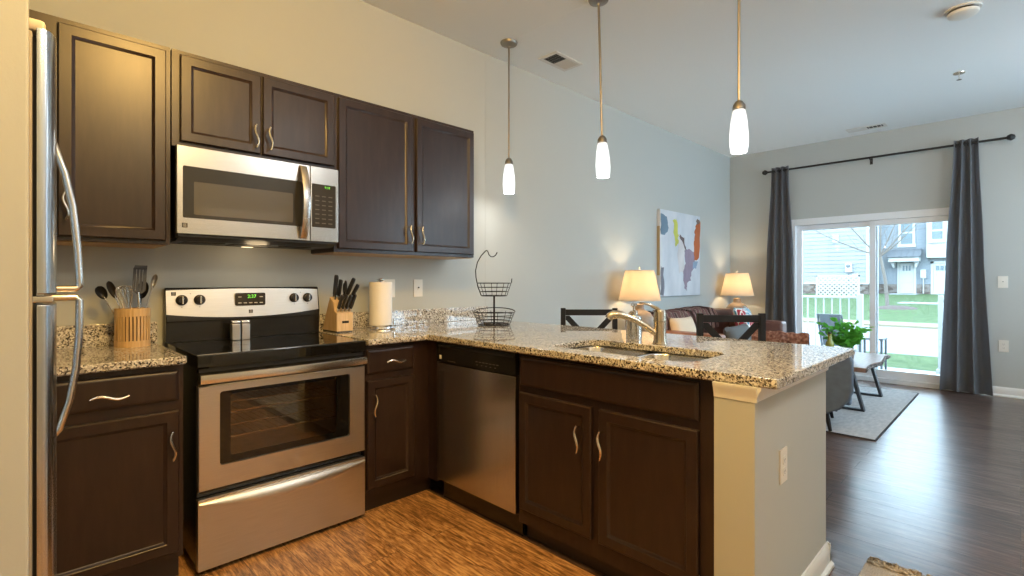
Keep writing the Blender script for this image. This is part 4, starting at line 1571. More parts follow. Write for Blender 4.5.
# kitchen ceiling lamp, and unseen added fill lamps behind the camera and in the hall
for i, (lx, ly, pw, lc) in enumerate(KITCHEN_LAMPS):
    r = thing('ceiling_lamp', ('flush dome ceiling lamp above the kitchen floor', 'added flush dome fill lamp behind the camera')[i], 'ceiling lamp', (lx, ly, CZ))
    obj('rim', B().lathe([(.001, CZ), (.17, CZ), (.175, CZ - .02), (.165, CZ - .03), (.001, CZ - .03)], (lx, ly, 0), 32), M['nickel'], r)
    obj('dome', B().lathe([(.16, CZ - .031), (.155, CZ - .06), (.12, CZ - .09), (.06, CZ - .105), (.001, CZ - .108)], (lx, ly, 0), 32), plain('warm_lamp_dome', (.9, .8, .6), .4, emit=KITCHEN_COLOR, es=6), r)
    lamp('ceiling_lamp_light', 'POINT', (lx, ly, CZ - .20), pw, lc, .15)
for i, (lx, ly, pw) in enumerate(HALL_FILL_LAMPS):
    r = thing('ceiling_lamp', ('added flush dome fill lamp in the hall by the panelled door', 'added flush dome fill lamp over the living room side')[i], 'ceiling lamp', (lx, ly, CZ))
    obj('rim', B().lathe([(.001, CZ), (.17, CZ), (.175, CZ - .02), (.165, CZ - .03), (.001, CZ - .03)], (lx, ly, 0), 32), M['nickel'], r)
    obj('dome', B().lathe([(.16, CZ - .031), (.155, CZ - .06), (.12, CZ - .09), (.06, CZ - .105), (.001, CZ - .108)], (lx, ly, 0), 32), plain('fill_lamp_dome', (.9, .88, .85), .4, emit=(1, .93, .85), es=5), r)
    lamp('ceiling_lamp_light', 'POINT', (lx, ly, CZ - .20), pw, (.95, .98, 1.0), .15)

# ------------------------------------------------------------------ living room
# painting on the long wall
r = thing('painting', 'abstract painting with grey, mauve and orange patches on the wall', 'painting', (5.93, WY, 1.56))
QX0, QX1, QZ0, QZ1, QY = 5.37, 6.41, 1.046, 2.076, 2.965
obj('canvas', B().box(QX0, QX1, QY, WY - .001, QZ0, QZ1, .004), ramp_mat('pale_canvas', [(.3, (.50, .55, .62)), (.55, (.62, .66, .72)), (.8, (.74, .76, .80))], 3, .8, (1.5, 1, .8), 6, bump=.15), r)


def patch(name, pts, col, seed, k):
    random.seed(seed)
    P = []
    n = len(pts)
    for i in range(n):
        a, c = Vector(pts[i]), Vector(pts[(i + 1) % n])
        for t in (0, .25, .5, .75):
            p = a.lerp(c, t)
            P.append((QX0 + (p.x + random.uniform(-.018, .018)) * (QX1 - QX0), QZ1 - (p.y + random.uniform(-.012, .012)) * (QZ1 - QZ0)))
    obj(name, B().prism(P, 'y', QY - .0012 - k * .0006, QY + .001), ramp_mat(name + '_paint', [(.3, tuple(c * .75 for c in col)), (.7, col)], 5, .75, (1.2, 1, .8), 6), r)


patch('yellow_patch', [(.30, .10), (.38, .09), (.42, .25), (.43, .38), (.36, .42), (.32, .30)], (.60, .62, .12), 1, 0)
patch('white_patch', [(.42, .32), (.52, .30), (.58, .42), (.58, .72), (.44, .72), (.40, .55)], (.72, .70, .72), 2, 1)
patch('mauve_patch', [(.58, .45), (.70, .43), (.84, .48), (.84, .62), (.76, .70), (.73, .82), (.64, .84), (.62, .93), (.58, .92), (.55, .70), (.60, .60)], (.33, .27, .36), 3, 2)
patch('dark_patch', [(.46, .27), (.56, .30), (.60, .40), (.60, .45), (.52, .35), (.46, .31)], (.16, .12, .12), 4, 3)
patch('orange_patch', [(.90, .10), (.985, .06), (.985, .50), (.92, .56), (.84, .55), (.82, .40), (.86, .28), (.84, .20)], (.60, .17, .06), 5, 4)
patch('brown_patch', [(.90, .04), (.985, .04), (.985, .09), (.90, .11)], (.24, .17, .14), 6, 5)
patch('blue_patch', [(.015, .06), (.16, .08), (.18, .20), (.13, .28), (.015, .30)], (.18, .28, .38), 7, 6)
patch('sky_patch', [(.80, .58), (.92, .58), (.90, .66), (.80, .66)], (.30, .42, .58), 8, 7)
patch('grey_patch', [(.015, .66), (.07, .68), (.08, .98), (.015, .98)], (.22, .23, .28), 9, 8)  # dark blue-grey paint along the lower left edge of the canvas
obj('gilt_edge', B().box(QX0 - .002, QX0 - .0002, QY + .006, WY - .002, QZ0 + .25, QZ1 - .2), plain('tan_canvas_edge', (.45, .34, .18), .6), r)


# table lamps on end tables
def table_lamp(x, y, label):
    TZ = .565
    r = thing('table_lamp', label, 'lamp', (x, y, TZ), local=True, group='lamps at the ends of the sofa')
    h0 = -TZ
    def Z(z):
        return z - TZ
    obj('base', B().lathe([(.001, Z(.565)), (.085, Z(.565)), (.10, Z(.575)), (.135, Z(.68)), (.148, Z(.78)), (.140, Z(.855)), (.105, Z(.905)), (.060, Z(.925)), (.050, Z(.935)), (.046, Z(.96)), (.048, Z(.985)), (.034, Z(.995)), (.001, Z(.996))], (0, 0, 0), 32), M['lampbase'], r)
    obj('stem', B().tube([(0, 0, Z(.99)), (0, 0, Z(1.365))], .005, 8), M['nickel'], r)
    sh = obj('lamp_shade', B().shell([(.214, Z(1.028)), (.146, Z(1.338)), (.144, Z(1.338)), (.212, Z(1.028))], (0, 0, 0), 40), M['shade'], r)
    obj('rim', B().shell([(.215, Z(1.026)), (.2135, Z(1.038)), (.2105, Z(1.038)), (.212, Z(1.026))], (0, 0, 0), 40), M['cream'], sh)
    obj('rim', B().shell([(.1475, Z(1.330)), (.1465, Z(1.340)), (.1425, Z(1.340)), (.1435, Z(1.330))], (0, 0, 0), 40), M['cream'], sh)
    b = B()
    for k in range(3):
        a = 2 * PI * k / 3
        b.tube([(0, 0, Z(1.325)), (.144 * math.cos(a), .144 * math.sin(a), Z(1.332))], .0025, 5)
    obj('harp_spider', b, M['nickel'], r)
    obj('finial', B().lathe([(.004, Z(1.35)), (.012, Z(1.362)), (.010, Z(1.374)), (.001, Z(1.38))], (0, 0, 0), 12), M['nickel'], r)
    obj('bulb', B().lathe([(.012, Z(1.06)), (.014, Z(1.10)), (.030, Z(1.14)), (.030, Z(1.17)), (.001, Z(1.20))], (0, 0, 0), 16), plain('warm_bulb', (.9, .8, .6), .5, emit=(1, .62, .26), es=18), r)
    l = lamp('table_lamp_light', 'POINT', (0, 0, 0), LAMP_POWER, (1, .76, .48), .035)
    l.parent = r
    l.location = (0, 0, Z(1.19))
    r.location = (x, y, TZ)
    return r


def end_table(x, y, label):
    r = thing('end_table', label, 'side table', (x, y, 0), group='end tables beside the sofa')
    obj('tabletop', B().box(x - .19, x + .19, y - .235, y + .205, .54, .565, .005), M['tablewood'], r)
    for sx in (-1, 1):
        for yy in (y - .20, y + .17):
            obj('leg', B().box(x + sx * .17 - .016, x + sx * .17 + .016, yy - .016, yy + .016, 0, .54, .002), M['blackwood'], r)
    obj('shelf', B().box(x - .175, x + .175, y - .21, y + .18, .16, .18, .003), M['tablewood'], r)


end_table(4.60, 2.785, 'small end table under the lamp nearer the kitchen')
end_table(7.11, 2.765, 'small end table under the lamp in the far corner')
table_lamp(4.60, 2.775, 'lit table lamp with a linen shade nearer the kitchen')
table_lamp(7.12, 2.765, 'lit table lamp with a linen shade in the far corner')

# leather sofa along the long wall
SX0, SX1, SY0, SY1 = 4.855, 6.90, 2.06, 2.97
r = thing('sofa', 'brown leather sofa along the wall between the two lamps', 'sofa', ((SX0 + SX1) / 2, 2.5, 0))
obj('base', B().box(SX0 + .02, SX1 - .02, SY0 + .03, SY1 - .02, .10, .30, .02), M['leather_dark'], r)
obj('backrest', B().prism([(2.73, .28), (2.70, .80), (2.74, .86), (2.90, .86), (2.955, .80), (2.96, .28)], 'x', SX0 + .04, SX1 - .04, .02), M['leather_dark'], r)
for i in range(3):
    w = (SX1 - SX0 - .44) / 3
    obj('seat_cushion', B().box(SX0 + .22 + i * w + .004, SX0 + .22 + (i + 1) * w - .004, SY0 + .01, 2.70, .30, .45, .035, 3), M['leather'], r)
for x0, x1 in ((SX0, SX0 + .20), (SX1 - .20, SX1)):
    obj('arm', B().box(x0, x1, SY0, SY1 - .04, .10, .70 if x0 == SX0 else .73, .035, 3), M['leather'] if x0 == SX0 else M['leather_dark'], r)
for x in (SX0 + .08, SX1 - .08):
    for y in (SY0 + .08, SY1 - .1):
        obj('foot', B().lathe([(.02, 0), (.028, .10), (.001, .10)], (x, y, 0), 12), M['blackwood'], r)


def pillow(name, label, c, w, h, t, rx, rz, mat):
    T = Matrix.Translation(c) @ Matrix.Rotation(rz, 4, 'Z') @ Matrix.Rotation(rx, 4, 'X')
    b = B()
    b.puff(w, h, t, T)
    return single(name, b, mat, label, 'pillow', loc=c, smooth=80)


pillow('throw_pillow', 'cream throw pillow against the sofa arm nearer the kitchen', (5.20, 2.58, .665), .36, .36, .14, math.radians(-20), math.radians(-12), M['cream'])
pillow('throw_pillow', 'red and blue hexagon print throw pillow on the sofa', (6.50, 2.42, .68), .56, .48, .16, math.radians(-18), math.radians(8), M['hex'])
pillow('throw_pillow', 'plain grey throw pillow in front of the hexagon print pillow', (5.93, 2.27, .560), .74, .34, .16, math.radians(-20), math.radians(4), M['greyfab'])


def drape(name, label, x0, x1, mat, zt, y_back, y_front, drop_b, drop_f, seed, wav=.012):
    random.seed(seed)
    ph = random.uniform(0, 6)
    path = [(y_back, zt - drop_b), (y_back - .005, zt - .05), (y_back - .03, zt + .012), ((y_back + y_front) / 2, zt + .02), (y_front + .02, zt + .008), (y_front - .02, zt - .06), (y_front - .035, zt - drop_f)]
    def f(u, v):
        t = v * (len(path) - 1)
        i = min(int(t), len(path) - 2)
        k = t - i
        y = path[i][0] * (1 - k) + path[i + 1][0] * k
        z = path[i][1] * (1 - k) + path[i + 1][1] * k
        s_ = math.sin(u * 26 + ph + v * 2) * wav + math.sin(u * 11 + ph) * wav
        return (x0 + (x1 - x0) * u + .03 * math.sin(v * 5 + ph), y - abs(s_) * (1 if v > .6 else 0), z + (abs(s_) if .2 < v < .75 else 0))
    b = B()
    b.grid(f, 44, 24, thick=.008)
    return single(name, b, mat, label, 'throw', loc=((x0 + x1) / 2, (y_back + y_front) / 2, zt), smooth=80)


drape('throw_blanket', 'striped throw over the sofa back near the cream pillow', 4.93, 5.62, M['striped'], .862, 2.962, 2.715, .30, .34, 3)
drape('throw_blanket', 'folded striped throw over the sofa back near the far lamp', 5.66, 6.30, M['striped'], .874, 2.962, 2.715, .30, .22, 9)

# slate tub chair seen from behind, turned towards the coffee table
ACR = math.radians(11.3)
r = thing('armchair', 'slate upholstered tub chair beyond the peninsula, seen from behind', 'armchair', (4.62, .91, 0), ACR, local=True)
AW, AD = .74, .66      # local: back at x = 0, facing +x, near end at y = 0


def tubback(z_top, inset):
    P = [(.0 + inset, .60), (.0 + inset, .36), (.03 + inset, .285), (.09, .215), (.19, .165), (AW - .19, .165), (AW - .09, .215), (AW - .03 - inset, .285), (AW - inset, .36), (AW - inset, .60),
         (AW - .03 - inset, z_top - .03), (AW - .09, z_top - .005), (AW / 2, z_top), (.09, z_top - .005), (.03 + inset, z_top - .03)]
    return P


obj('backrest', B().prism(tubback(.695, 0), 'x', 0, .10, .022, 3), M['slate'], r)
for y0, y1 in ((.012, .10), (AW - .10, AW - .012)):
    obj('arm', B().prism([(.098, .24), (AD - .06, .24), (AD, .30), (AD, .53), (AD - .05, .575), (.098, .61)], 'y', y0, y1, .02, 3), M['slate'], r)
obj('seat_cushion', B().box(.104, AD + .02, .105, AW - .105, .31, .45, .04, 3), M['slate'], r)
obj('seat_frame', B().box(.104, AD - .03, .105, AW - .105, .175, .308, .01), M['slate'], r)
for x, dx in ((.13, -.025), (AD - .10, .03)):
    for y, dy in ((.19, -.035), (AW - .19, .035)):
        obj('leg', B().tube([(x, y, .18), (x + dx, y + dy, .0135)], [.022, .013], 10), M['blackwood'], r)


def ch_drape():
    b = B(Matrix.Translation((4.62, .91, 0)) @ Matrix.Rotation(ACR, 4, 'Z'))
    path = [(.36, .480), (.20, .485), (.118, .56), (.112, .68), (.085, .768), (.03, .778), (-.020, .735), (-.022, .62), (-.022, .50)]
    def f(u, v):
        t = v * (len(path) - 1)
        i = min(int(t), len(path) - 2)
        k = t - i
        x = path[i][0] * (1 - k) + path[i + 1][0] * k
        z = path[i][1] * (1 - k) + path[i + 1][1] * k
        out = .004 * math.sin(u * 30 + v * 9) + .004 * math.sin(u * 13 + 1) + .004
        return (x - (out if v > .7 else 0), .30 + .42 * u, z + (out + .018 + .012 * u if .2 < v < .75 else 0))
    b.grid(f, 50, 40, thick=.014)
    return b


single('throw_blanket', ch_drape(), M['chenille'], 'rust chenille throw over the back of the slate tub chair', 'throw', loc=(4.6, 1.4, .75), smooth=80)

# rug
RZ = .012
b = B().box(4.69, 6.98, .788, 2.03, .0005, RZ, .003)
r = thing('area_rug', 'pale grey area rug with a dark edge under the coffee table', 'rug', (5.8, 1.4, 0))
obj('pile', b, M['rug'], r)
e = .008
obj('binding', B().box(4.69 - e, 4.69, .788 - e, 2.03 + e, .0005, RZ).box(6.98, 6.98 + e, .788 - e, 2.03 + e, .0005, RZ).box(4.69, 6.98, .788 - e, .788, .0005, RZ).box(4.69, 6.98, 2.03, 2.03 + e, .0005, RZ), M['rugedge'], r)
# jute mat with fringe by the end of the peninsula
r = thing('jute_rug', 'tan jute rug with a frayed fringe on the floor by the peninsula end', 'rug', (2.2, .1, 0))
obj('weave', B().box(1.75, 2.625, -.75, .472, .0005, .014, .004), M['jute'], r)
b = B()
random.seed(11)
y = -.75
while y < .470:
    L = random.uniform(.035, .065)
    zz = random.uniform(.010, .022)
    P = [(2.615, y, .012), (2.630, y + random.uniform(-.01, .01), .012 + zz), (2.65, y + random.uniform(-.015, .015), .010 + zz * .8), (2.615 + L, min(.478, y + random.uniform(-.02, .02)), .007)]
    b.tube(P, random.uniform(.005, .0085), 6)
    y += random.uniform(.010, .018)
obj('fringe', b, M['jute_fringe'], r)
b = B()
for k in range(3):
    P = []
    for i in range(60):
        t = i / 59
        P.append((2.612 + .010 * k + .005 * math.sin(t * 140 + k * 2), -.75 + 1.215 * t, .020 + .006 * math.cos(t * 140 + k * 2)))
    b.tube(P, .006, 6)
obj('braid', b, M['jute'], r)

# coffee table with live edge top
r = thing('coffee_table', 'live edge wood coffee table on trapezoid metal legs', 'coffee table', (6.05, 1.28, 0))
TX0, TX1, TY0, TY1 = 5.46, 6.66, .985, 1.56
random.seed(4)
P = []
n = 26
for i in range(n + 1):
    t = i / n
    P.append((TX0 + (TX1 - TX0) * t, TY0 + .018 * math.sin(t * 9) + random.uniform(-.006, .006)))
for i in range(n + 1):
    t = 1 - i / n
    P.append((TX0 + (TX1 - TX0) * t, TY1 + .018 * math.sin(t * 7 + 2) + random.uniform(-.006, .006)))
top = obj('tabletop', B().prism(P, 'z', .398, .440, .004), M['tablewood'], r)
b = B()
Q = P[:n + 1]
V = []
for x, y in Q:
    V += [(x, y - .006 - random.uniform(0, .006), .436), (x, y - .010 - random.uniform(0, .008), .416), (x, y - .002 - random.uniform(0, .004), .400), (x, y + .004, .418)]
F = []
for i in range(n):
    for k in range(4):
        F.append((4 * i + k, 4 * i + (k + 1) % 4, 4 * i + 4 + (k + 1) % 4, 4 * i + 4 + k))
b.mesh(V, F)
obj('bark_edge', b, M['bark'], top)
for x in (5.63, 6.475):
    b = B()
    z0, z1 = RZ + .002, .397
    a0, a1 = 1.02, 1.53        # foot
    t0, t1 = 1.115, 1.435      # top
    hw, th = .030, .022
    V, F = [], []
    outer = [(a0, z0), (a1, z0), (t1, z1), (t0, z1)]
    inner = [(a0 + .028, z0 + th), (a1 - .028, z0 + th), (t1 - .024, z1 - th), (t0 + .024, z1 - th)]
    for xx in (x - hw, x + hw):
        V += [(xx, p[0], p[1]) for p in outer] + [(xx, p[0], p[1]) for p in inner]
    for s0 in (0, 8):
        for i in range(4):
            F.append((s0 + i, s0 + (i + 1) % 4, s0 + 4 + (i + 1) % 4, s0 + 4 + i))
    for off in (0, 4):
        for i in range(4):
            F.append((off + i, off + (i + 1) % 4, 8 + off + (i + 1) % 4, 8 + off + i))
    b.mesh(V, F)
    obj('leg', b, M['darkmetal'], r)

# plant on the coffee table
px_, py_ = 6.0, 1.235
TT = .4405
r = thing('potted_plant', 'bushy green plant in a grey pot on the coffee table', 'plant', (px_, py_, TT))
obj('pot', B().shell([(.050, TT), (.066, TT + .085), (.060, TT + .085), (.046, TT + .010), (.001, TT + .010), (.001, TT)], (px_, py_, 0), 24), M['pot'], r)
obj('soil', B().lathe([(.001, TT + .070), (.056, TT + .070), (.055, TT + .060), (.001, TT + .060)], (px_, py_, 0), 20), M['soil'], r)
random.seed(8)
st, lf = B(), B()
for k in range(34):
    a = random.uniform(0, 2 * PI)
    R = random.uniform(.04, .17) if k % 4 else random.uniform(.15, .21)
    h = random.uniform(.14, .33) - R * .2 + .03
    tip = Vector((px_ + R * math.cos(a), py_ + R * math.sin(a), TT + .07 + h))
    base = Vector((px_ + .02 * math.cos(a), py_ + .02 * math.sin(a), TT + .065))
    mid = base.lerp(tip, .55) + Vector((0, 0, .03))
    st.tube([base, mid, tip], [.003, .0025, .0015], 5)
    for j in range(6):
        t = .35 + .65 * j / 5
        p = base.lerp(mid, min(1, t * 1.6)) if t < .6 else mid.lerp(tip, (t - .6) / .4)
        da = a + (.9 if j % 2 else -.9) + random.uniform(-.4, .4)
        if j == 5:
            da = a
        L, W = random.uniform(.055, .085), random.uniform(.022, .032)
        dv = Vector((math.cos(da), math.sin(da), random.uniform(-.1, .5))).normalized()
        sd = dv.cross(Vector((0, 0, 1))).normalized()
        sd = Matrix.Rotation(random.uniform(-1.2, 1.2), 3, dv) @ sd
        up = sd.cross(dv)
        V = [p, p + dv * L * .35 + sd * W * .9 + up * .004, p + dv * L * .7 + sd * W * .7, p + dv * L - up * .006, p + dv * L * .7 - sd * W * .7, p + dv * L * .35 - sd * W * .9 + up * .004, p + dv * L * .45 - up * .006]
        vs, fs = lf.mesh(V, [(0, 1, 6), (1, 2, 6), (2, 3, 6), (3, 4, 6), (4, 5, 6), (5, 0, 6)])
obj('stems', st, M['leaf'], r)
bmesh.ops.solidify(lf.bm, geom=list(lf.bm.faces), thickness=.0012)
obj('leaves', lf, M['leaf'], r)
r = thing('glass_bottle', 'olive glass bottle beside the potted plant', 'bottle', (5.72, 1.325, TT))
obj('bottle_body', B().lathe([(.001, TT), (.036, TT), (.038, TT + .006), (.038, TT + .165), (.030, TT + .195), (.018, TT + .215), (.016, TT + .252), (.019, TT + .255), (.019, TT + .268), (.001, TT + .268)], (5.72, 1.325, 0), 22), M['bottle'], r)
obj('cap', B().lathe([(.017, TT + .2685), (.017, TT + .285), (.001, TT + .286)], (5.72, 1.325, 0), 16), M['dgrey'], r)


# x-back dining chairs beyond the peninsula
def dining_chair(x, y, rz, label):
    r = thing('dining_chair', label, 'chair', (x, y, 0), rz, 'X-back chairs beyond the peninsula', local=True)
    # local: back rest at y = 0, seat towards -y, width along x
    W = .20
    K = M['blackwood']
    for s_ in (-1, 1):
        obj('leg', B().prism([(s_ * W - .018, 0), (s_ * W + .018, 0), (s_ * W + .018, 1.020), (s_ * W - .018, 1.020)], 'y', -.016, .018, .003), K, r)
        obj('leg', B().box(s_ * W - .018, s_ * W + .018, -.40, -.364, 0, .435, .003), K, r)
        obj('side_rail', B().box(s_ * W - .011, s_ * W + .011, -.363, -.017, .375, .434, .002), K, r)
        obj('stretcher', B().box(s_ * W - .009, s_ * W + .009, -.363, -.017, .17, .195, .002), K, r)
    obj('top_rail', B().box(-W + .019, W - .019, -.010, .012, .963, 1.009, .003), K, r)
    obj('lower_rail', B().box(-W + .019, W - .019, -.010, .012, .535, .575, .003), K, r)
    w = W - .020
    for s_ in (-1, 1):
        P = [(-s_ * w, .577), (-s_ * (w - .028), .577), (s_ * w, .961 - .032), (s_ * w, .961), (s_ * (w - .028), .961), (-s_ * w, .577 + .032)]
        obj('cross_slat', B().prism(P, 'y', -.001 + s_ * .0045 - .004, -.001 + s_ * .0045 + .004), K, r)
    obj('front_rail', B().box(-W + .019, W - .019, -.396, -.368, .375, .434, .002), K, r)
    obj('seat', B().box(-W - .01, W + .01, -.412, -.020, .4355, .470, .012, 3), K, r)
    return r


A_ = math.radians(-44.67)
dining_chair(3.155, 2.345, A_, 'black X-back chair beyond the peninsula, nearer the long wall')
dining_chair(3.280, 1.312, A_, 'black X-back chair beyond the peninsula, nearer its open end')


# ------------------------------------------------------------------ curtains
CX = WX - .105


def curtain(name, label, t0, t1, m0, m1, b0, b1, ztop, zbot, folds, seed, toplean=0):
    """t = range along y at the rod, m mid height, b at the hem"""
    random.seed(seed)
    ph = random.uniform(0, 6)
    r = thing(name, label, 'curtain', (CX, (t0 + t1) / 2, ztop), group='charcoal curtains at the patio door')
    def f(u, v):
        z = ztop + (zbot - ztop) * v
        if v < .5:
            k = v / .5
            k = k * k * (3 - 2 * k)
            y0, y1 = t0 + (m0 - t0) * k, t1 + (m1 - t1) * k
        else:
            k = (v - .5) / .5
            y0, y1 = m0 + (b0 - m0) * k, m1 + (b1 - m1) * k
        amp = .024 + .022 * v
        uu = u + .012 * math.sin(u * 9 + v * 3 + ph) * v
        wob = math.sin(uu * folds * 2 * PI + ph)
        x = CX + amp * wob + .012 * math.sin(u * 5 + v * 2.3 + ph) * v
        return (x, y0 + (y1 - y0) * u + .010 * v * math.cos(u * folds * 2 * PI + ph), z)
    b = B()
    b.grid(f, int(folds * 16), 34, thick=.004)
    cl = obj('panel', b, M['charcoal'], r, smooth=80)
    b = B()
    for k in range(int(folds * 2)):
        u = (k + .5) / (folds * 2)
        y = t0 + (t1 - t0) * u
        P = [(CX + .026 * math.cos(a), y + .006 * math.sin(k * 2.2), 2.728 + .026 * math.sin(a)) for a in [2 * PI * i / 16 for i in range(16)]]
        b.tube(P, .004, 6, closed=True)
    obj('grommets', b, M['rod'], r)
    return r


curtain('curtain', 'charcoal curtain hanging on the lamp side of the patio door', 2.40, 2.185, 2.46, 2.12, 2.50, 2.07, 2.775, .03, 3, 2)
curtain('curtain', 'charcoal curtain hanging on the open floor side of the patio door', .520, .318, .585, .275, .640, .205, 2.775, .012, 3, 6)
r = thing('curtain_rod', 'black iron curtain rod above the patio door', 'curtain rod', (CX, 1.28, 2.728))
obj('pole', B().tube([(CX, .09, 2.728), (CX, 2.47, 2.728)], .0125, 12), M['rod'], r)
for y in (.072, 2.488):
    obj('finial', B().lathe([(.001, -.036), (.022, -.028), (.036, 0), (.022, .028), (.012, .034), (.001, .036)], (CX, y, 2.728), 18, 'y'), M['rod'], r)
for y in (.40, 1.29, 2.30):
    obj('bracket', B().tube([(WX - .002, y, 2.70), (WX - .05, y, 2.702), (CX, y, 2.712)], .007, 8).box(WX - .006, WX - .0005, y - .015, y + .015, 2.66, 2.735, .002), M['rod'], r)

# ------------------------------------------------------------------ outside
GZ = -.15
struct('patio_slab', B().box(WX + .141, 9.75, -2, 6, GZ - .3, -.12, .01), M['patio'])


def lawn(name, x0, x1, y0, y1, zf, nx, ny):
    b = B()
    b.grid(lambda u, v: (x0 + (x1 - x0) * u, y0 + (y1 - y0) * v, zf(x0 + (x1 - x0) * u) + .02 * math.sin(u * 40 + v * 23) * .5), nx, ny, thick=-.3)
    return tag(single(name, b, M['grass'], 'green lawn ' + ('strip between the patio and the road' if x0 < 12 else 'beyond the road in front of the houses'), 'grass'), 'green lawn ' + ('strip between the patio and the road' if x0 < 12 else 'beyond the road in front of the houses'), 'grass', kind='stuff')


lawn('lawn', 9.76, 12.0, -6, 14, lambda x: GZ, 8, 30)
struct('road', B().box(12.0, 18.9, -30, 60, GZ - .4, GZ - .01), M['road'])
struct('curb', B().box(18.9, 20.3, -30, 60, GZ - .4, GZ + .06, .02), M['curb'])
lawn('lawn', 20.31, 50, -25, 60, lambda x: GZ + max(0, (x - 24)) * .021, 20, 40)
b = B()
b.grid(lambda u, v: (26.6 + u * 2.6, -2 + v * 9.5, GZ + .05 + .021 * max(0, 2.6 + u * 2.6)), 2, 3, thick=-.04)
struct('sidewalk', B().box(33.2, 35.0, -20, 4.6, GZ - .2, .085), M['patio'])

# porch railing with white pickets
r = thing('porch_railing', 'white picket railing at the edge of the patio', 'railing', (9.6, 3, -.12))
RXX = 9.6
obj('post', B().box(RXX - .04, RXX + .04, 1.765, 1.845, -.12, 1.02, .006), M['white_ext'], r)
obj('top_rail', B().box(RXX - .035, RXX + .035, 1.846, 5.2, .950, .985, .008), M['white_ext'], r)
obj('bottom_rail', B().box(RXX - .025, RXX + .025, 1.846, 5.2, .09, .14, .006), M['white_ext'], r)
for k in range(26):
    y = 1.955 + k * .119
    obj('picket', B().box(RXX - .010, RXX + .010, y - .010, y + .010, .1405, .9495), M['white_ext'], r)
r = thing('porch_railing', 'white railing post right of the patio opening', 'railing', (9.6, .8, -.12))
obj('post', B().box(RXX - .03, RXX + .03, .790, .850, -.12, 1.02, .006), M['white_ext'], r)
obj('post_foot', B().box(RXX - .05, RXX + .05, .770, .870, -.12, -.06, .006), M['white_ext'], r)
obj('top_rail', B().box(RXX - .035, RXX + .035, -1.5, .789, .950, .985, .01), M['white_ext'], r)
for k in range(12):
    y = .63 - k * .135
    obj('picket', B().box(RXX - .011, RXX + .011, y - .011, y + .011, .0, .949), M['white_ext'], r)

# grey sling patio chair facing the yard, and a small side table
PZ = -.12
r = thing('patio_chair', 'grey sling patio chair outside the glass door with its back to the room', 'patio chair', (8.4, 2.0, PZ))
DM = plain('grey_chair_frame', (.12, .13, .14), .45)
cy0, cy1 = 1.80, 2.10
obj('backrest', B().prism([(8.62, PZ + .40), (8.64, PZ + .40), (8.40, PZ + .85), (8.38, PZ + .85)], 'y', cy0 + .02, cy1 - .02), M['mesh_grey'], r)
obj('seat', B().box(8.62, 9.08, cy0 + .02, cy1 - .02, PZ + .39, PZ + .41, .004), M['mesh_grey'], r)
for y in (cy0, cy1):
    obj('side_frame', B().tube([(9.10, y, PZ), (9.06, y, PZ + .58), (9.0, y, PZ + .605), (8.52, y, PZ + .60)], .015, 8), DM, r)
    obj('back_leg', B().tube([(8.55, y, PZ), (8.62, y, PZ + .40), (8.38, y, PZ + .865)], .015, 8), DM, r)
obj('cross_bar', B().tube([(8.375, cy0, PZ + .862), (8.375, cy1, PZ + .862)], .013, 8), DM, r)
r = thing('patio_side_table', 'small grey patio side table behind the door mullion', 'side table', (8.45, 1.43, PZ))
obj('tabletop', B().box(8.28, 8.62, 1.30, 1.58, PZ + .545, PZ + .57, .004), DM, r)
for x in (8.30, 8.60):
    for y in (1.318, 1.562):
        obj('leg', B().box(x - .012, x + .012, y - .012, y + .012, PZ, PZ + .545), DM, r)

# lattice screen
r = thing('lattice_screen', 'white lattice screen standing before the pale house', 'screen', (39, 8.6, 0))
LX_, ly0, ly1, lz0, lz1 = 39.0, 7.35, 9.85, .12, 1.62
obj('frame', B().box(LX_ - .03, LX_ + .03, ly0, ly0 + .09, lz0, lz1).box(LX_ - .03, LX_ + .03, ly1 - .09, ly1, lz0, lz1).box(LX_ - .03, LX_ + .03, ly0, ly1, lz1 - .09, lz1 + .01).box(LX_ - .03, LX_ + .03, ly0, ly1, lz0, lz0 + .09), M['white_ext'], r)
b = B()
stp = .27
k = ly0 - (lz1 - lz0)
while k < ly1:
    for s_ in (1, -1):
        P = []
        a0 = max(k, ly0)
        a1 = min(k + (lz1 - lz0), ly1)
        if a1 > a0 + .02:
            if s_ == 1:
                p, q = (a0, lz0 + (a0 - k)), (a1, lz0 + (a1 - k))
            else:
                p, q = (a0, lz1 - (a0 - k)), (a1, lz1 - (a1 - k))
            xo = .008 * s_
            b.mesh([(LX_ + xo - .006, p[0] - .028, p[1] + .028 * s_), (LX_ + xo - .006, p[0] + .028, p[1] - .028 * s_), (LX_ + xo - .006, q[0] + .028, q[1] - .028 * s_), (LX_ + xo - .006, q[0] - .028, q[1] + .028 * s_),
                    (LX_ + xo + .006, p[0] - .028, p[1] + .028 * s_), (LX_ + xo + .006, p[0] + .028, p[1] - .028 * s_), (LX_ + xo + .006, q[0] + .028, q[1] - .028 * s_), (LX_ + xo + .006, q[0] - .028, q[1] + .028 * s_)],
                   [(0, 1, 2, 3), (4, 7, 6, 5), (0, 4, 5, 1), (2, 6, 7, 3), (1, 5, 6, 2), (0, 3, 7, 4)])
    k += stp
obj('lattice', b, M['white_ext'], r)


def lap(b, x, y0, y1, z0, z1, pitch, out=.035):
    """lapped boards on a face looking towards -x"""
    n = max(1, round((z1 - z0) / pitch))
    p = (z1 - z0) / n
    P = [(x + .3, z0)]
    for i in range(n):
        P.append((x - out, z0 + i * p))
        P.append((x - .004, z0 + (i + 1) * p - .001))
    P.append((x + .3, z1))
    b.prism(P, 'y', y0, y1)
    return b


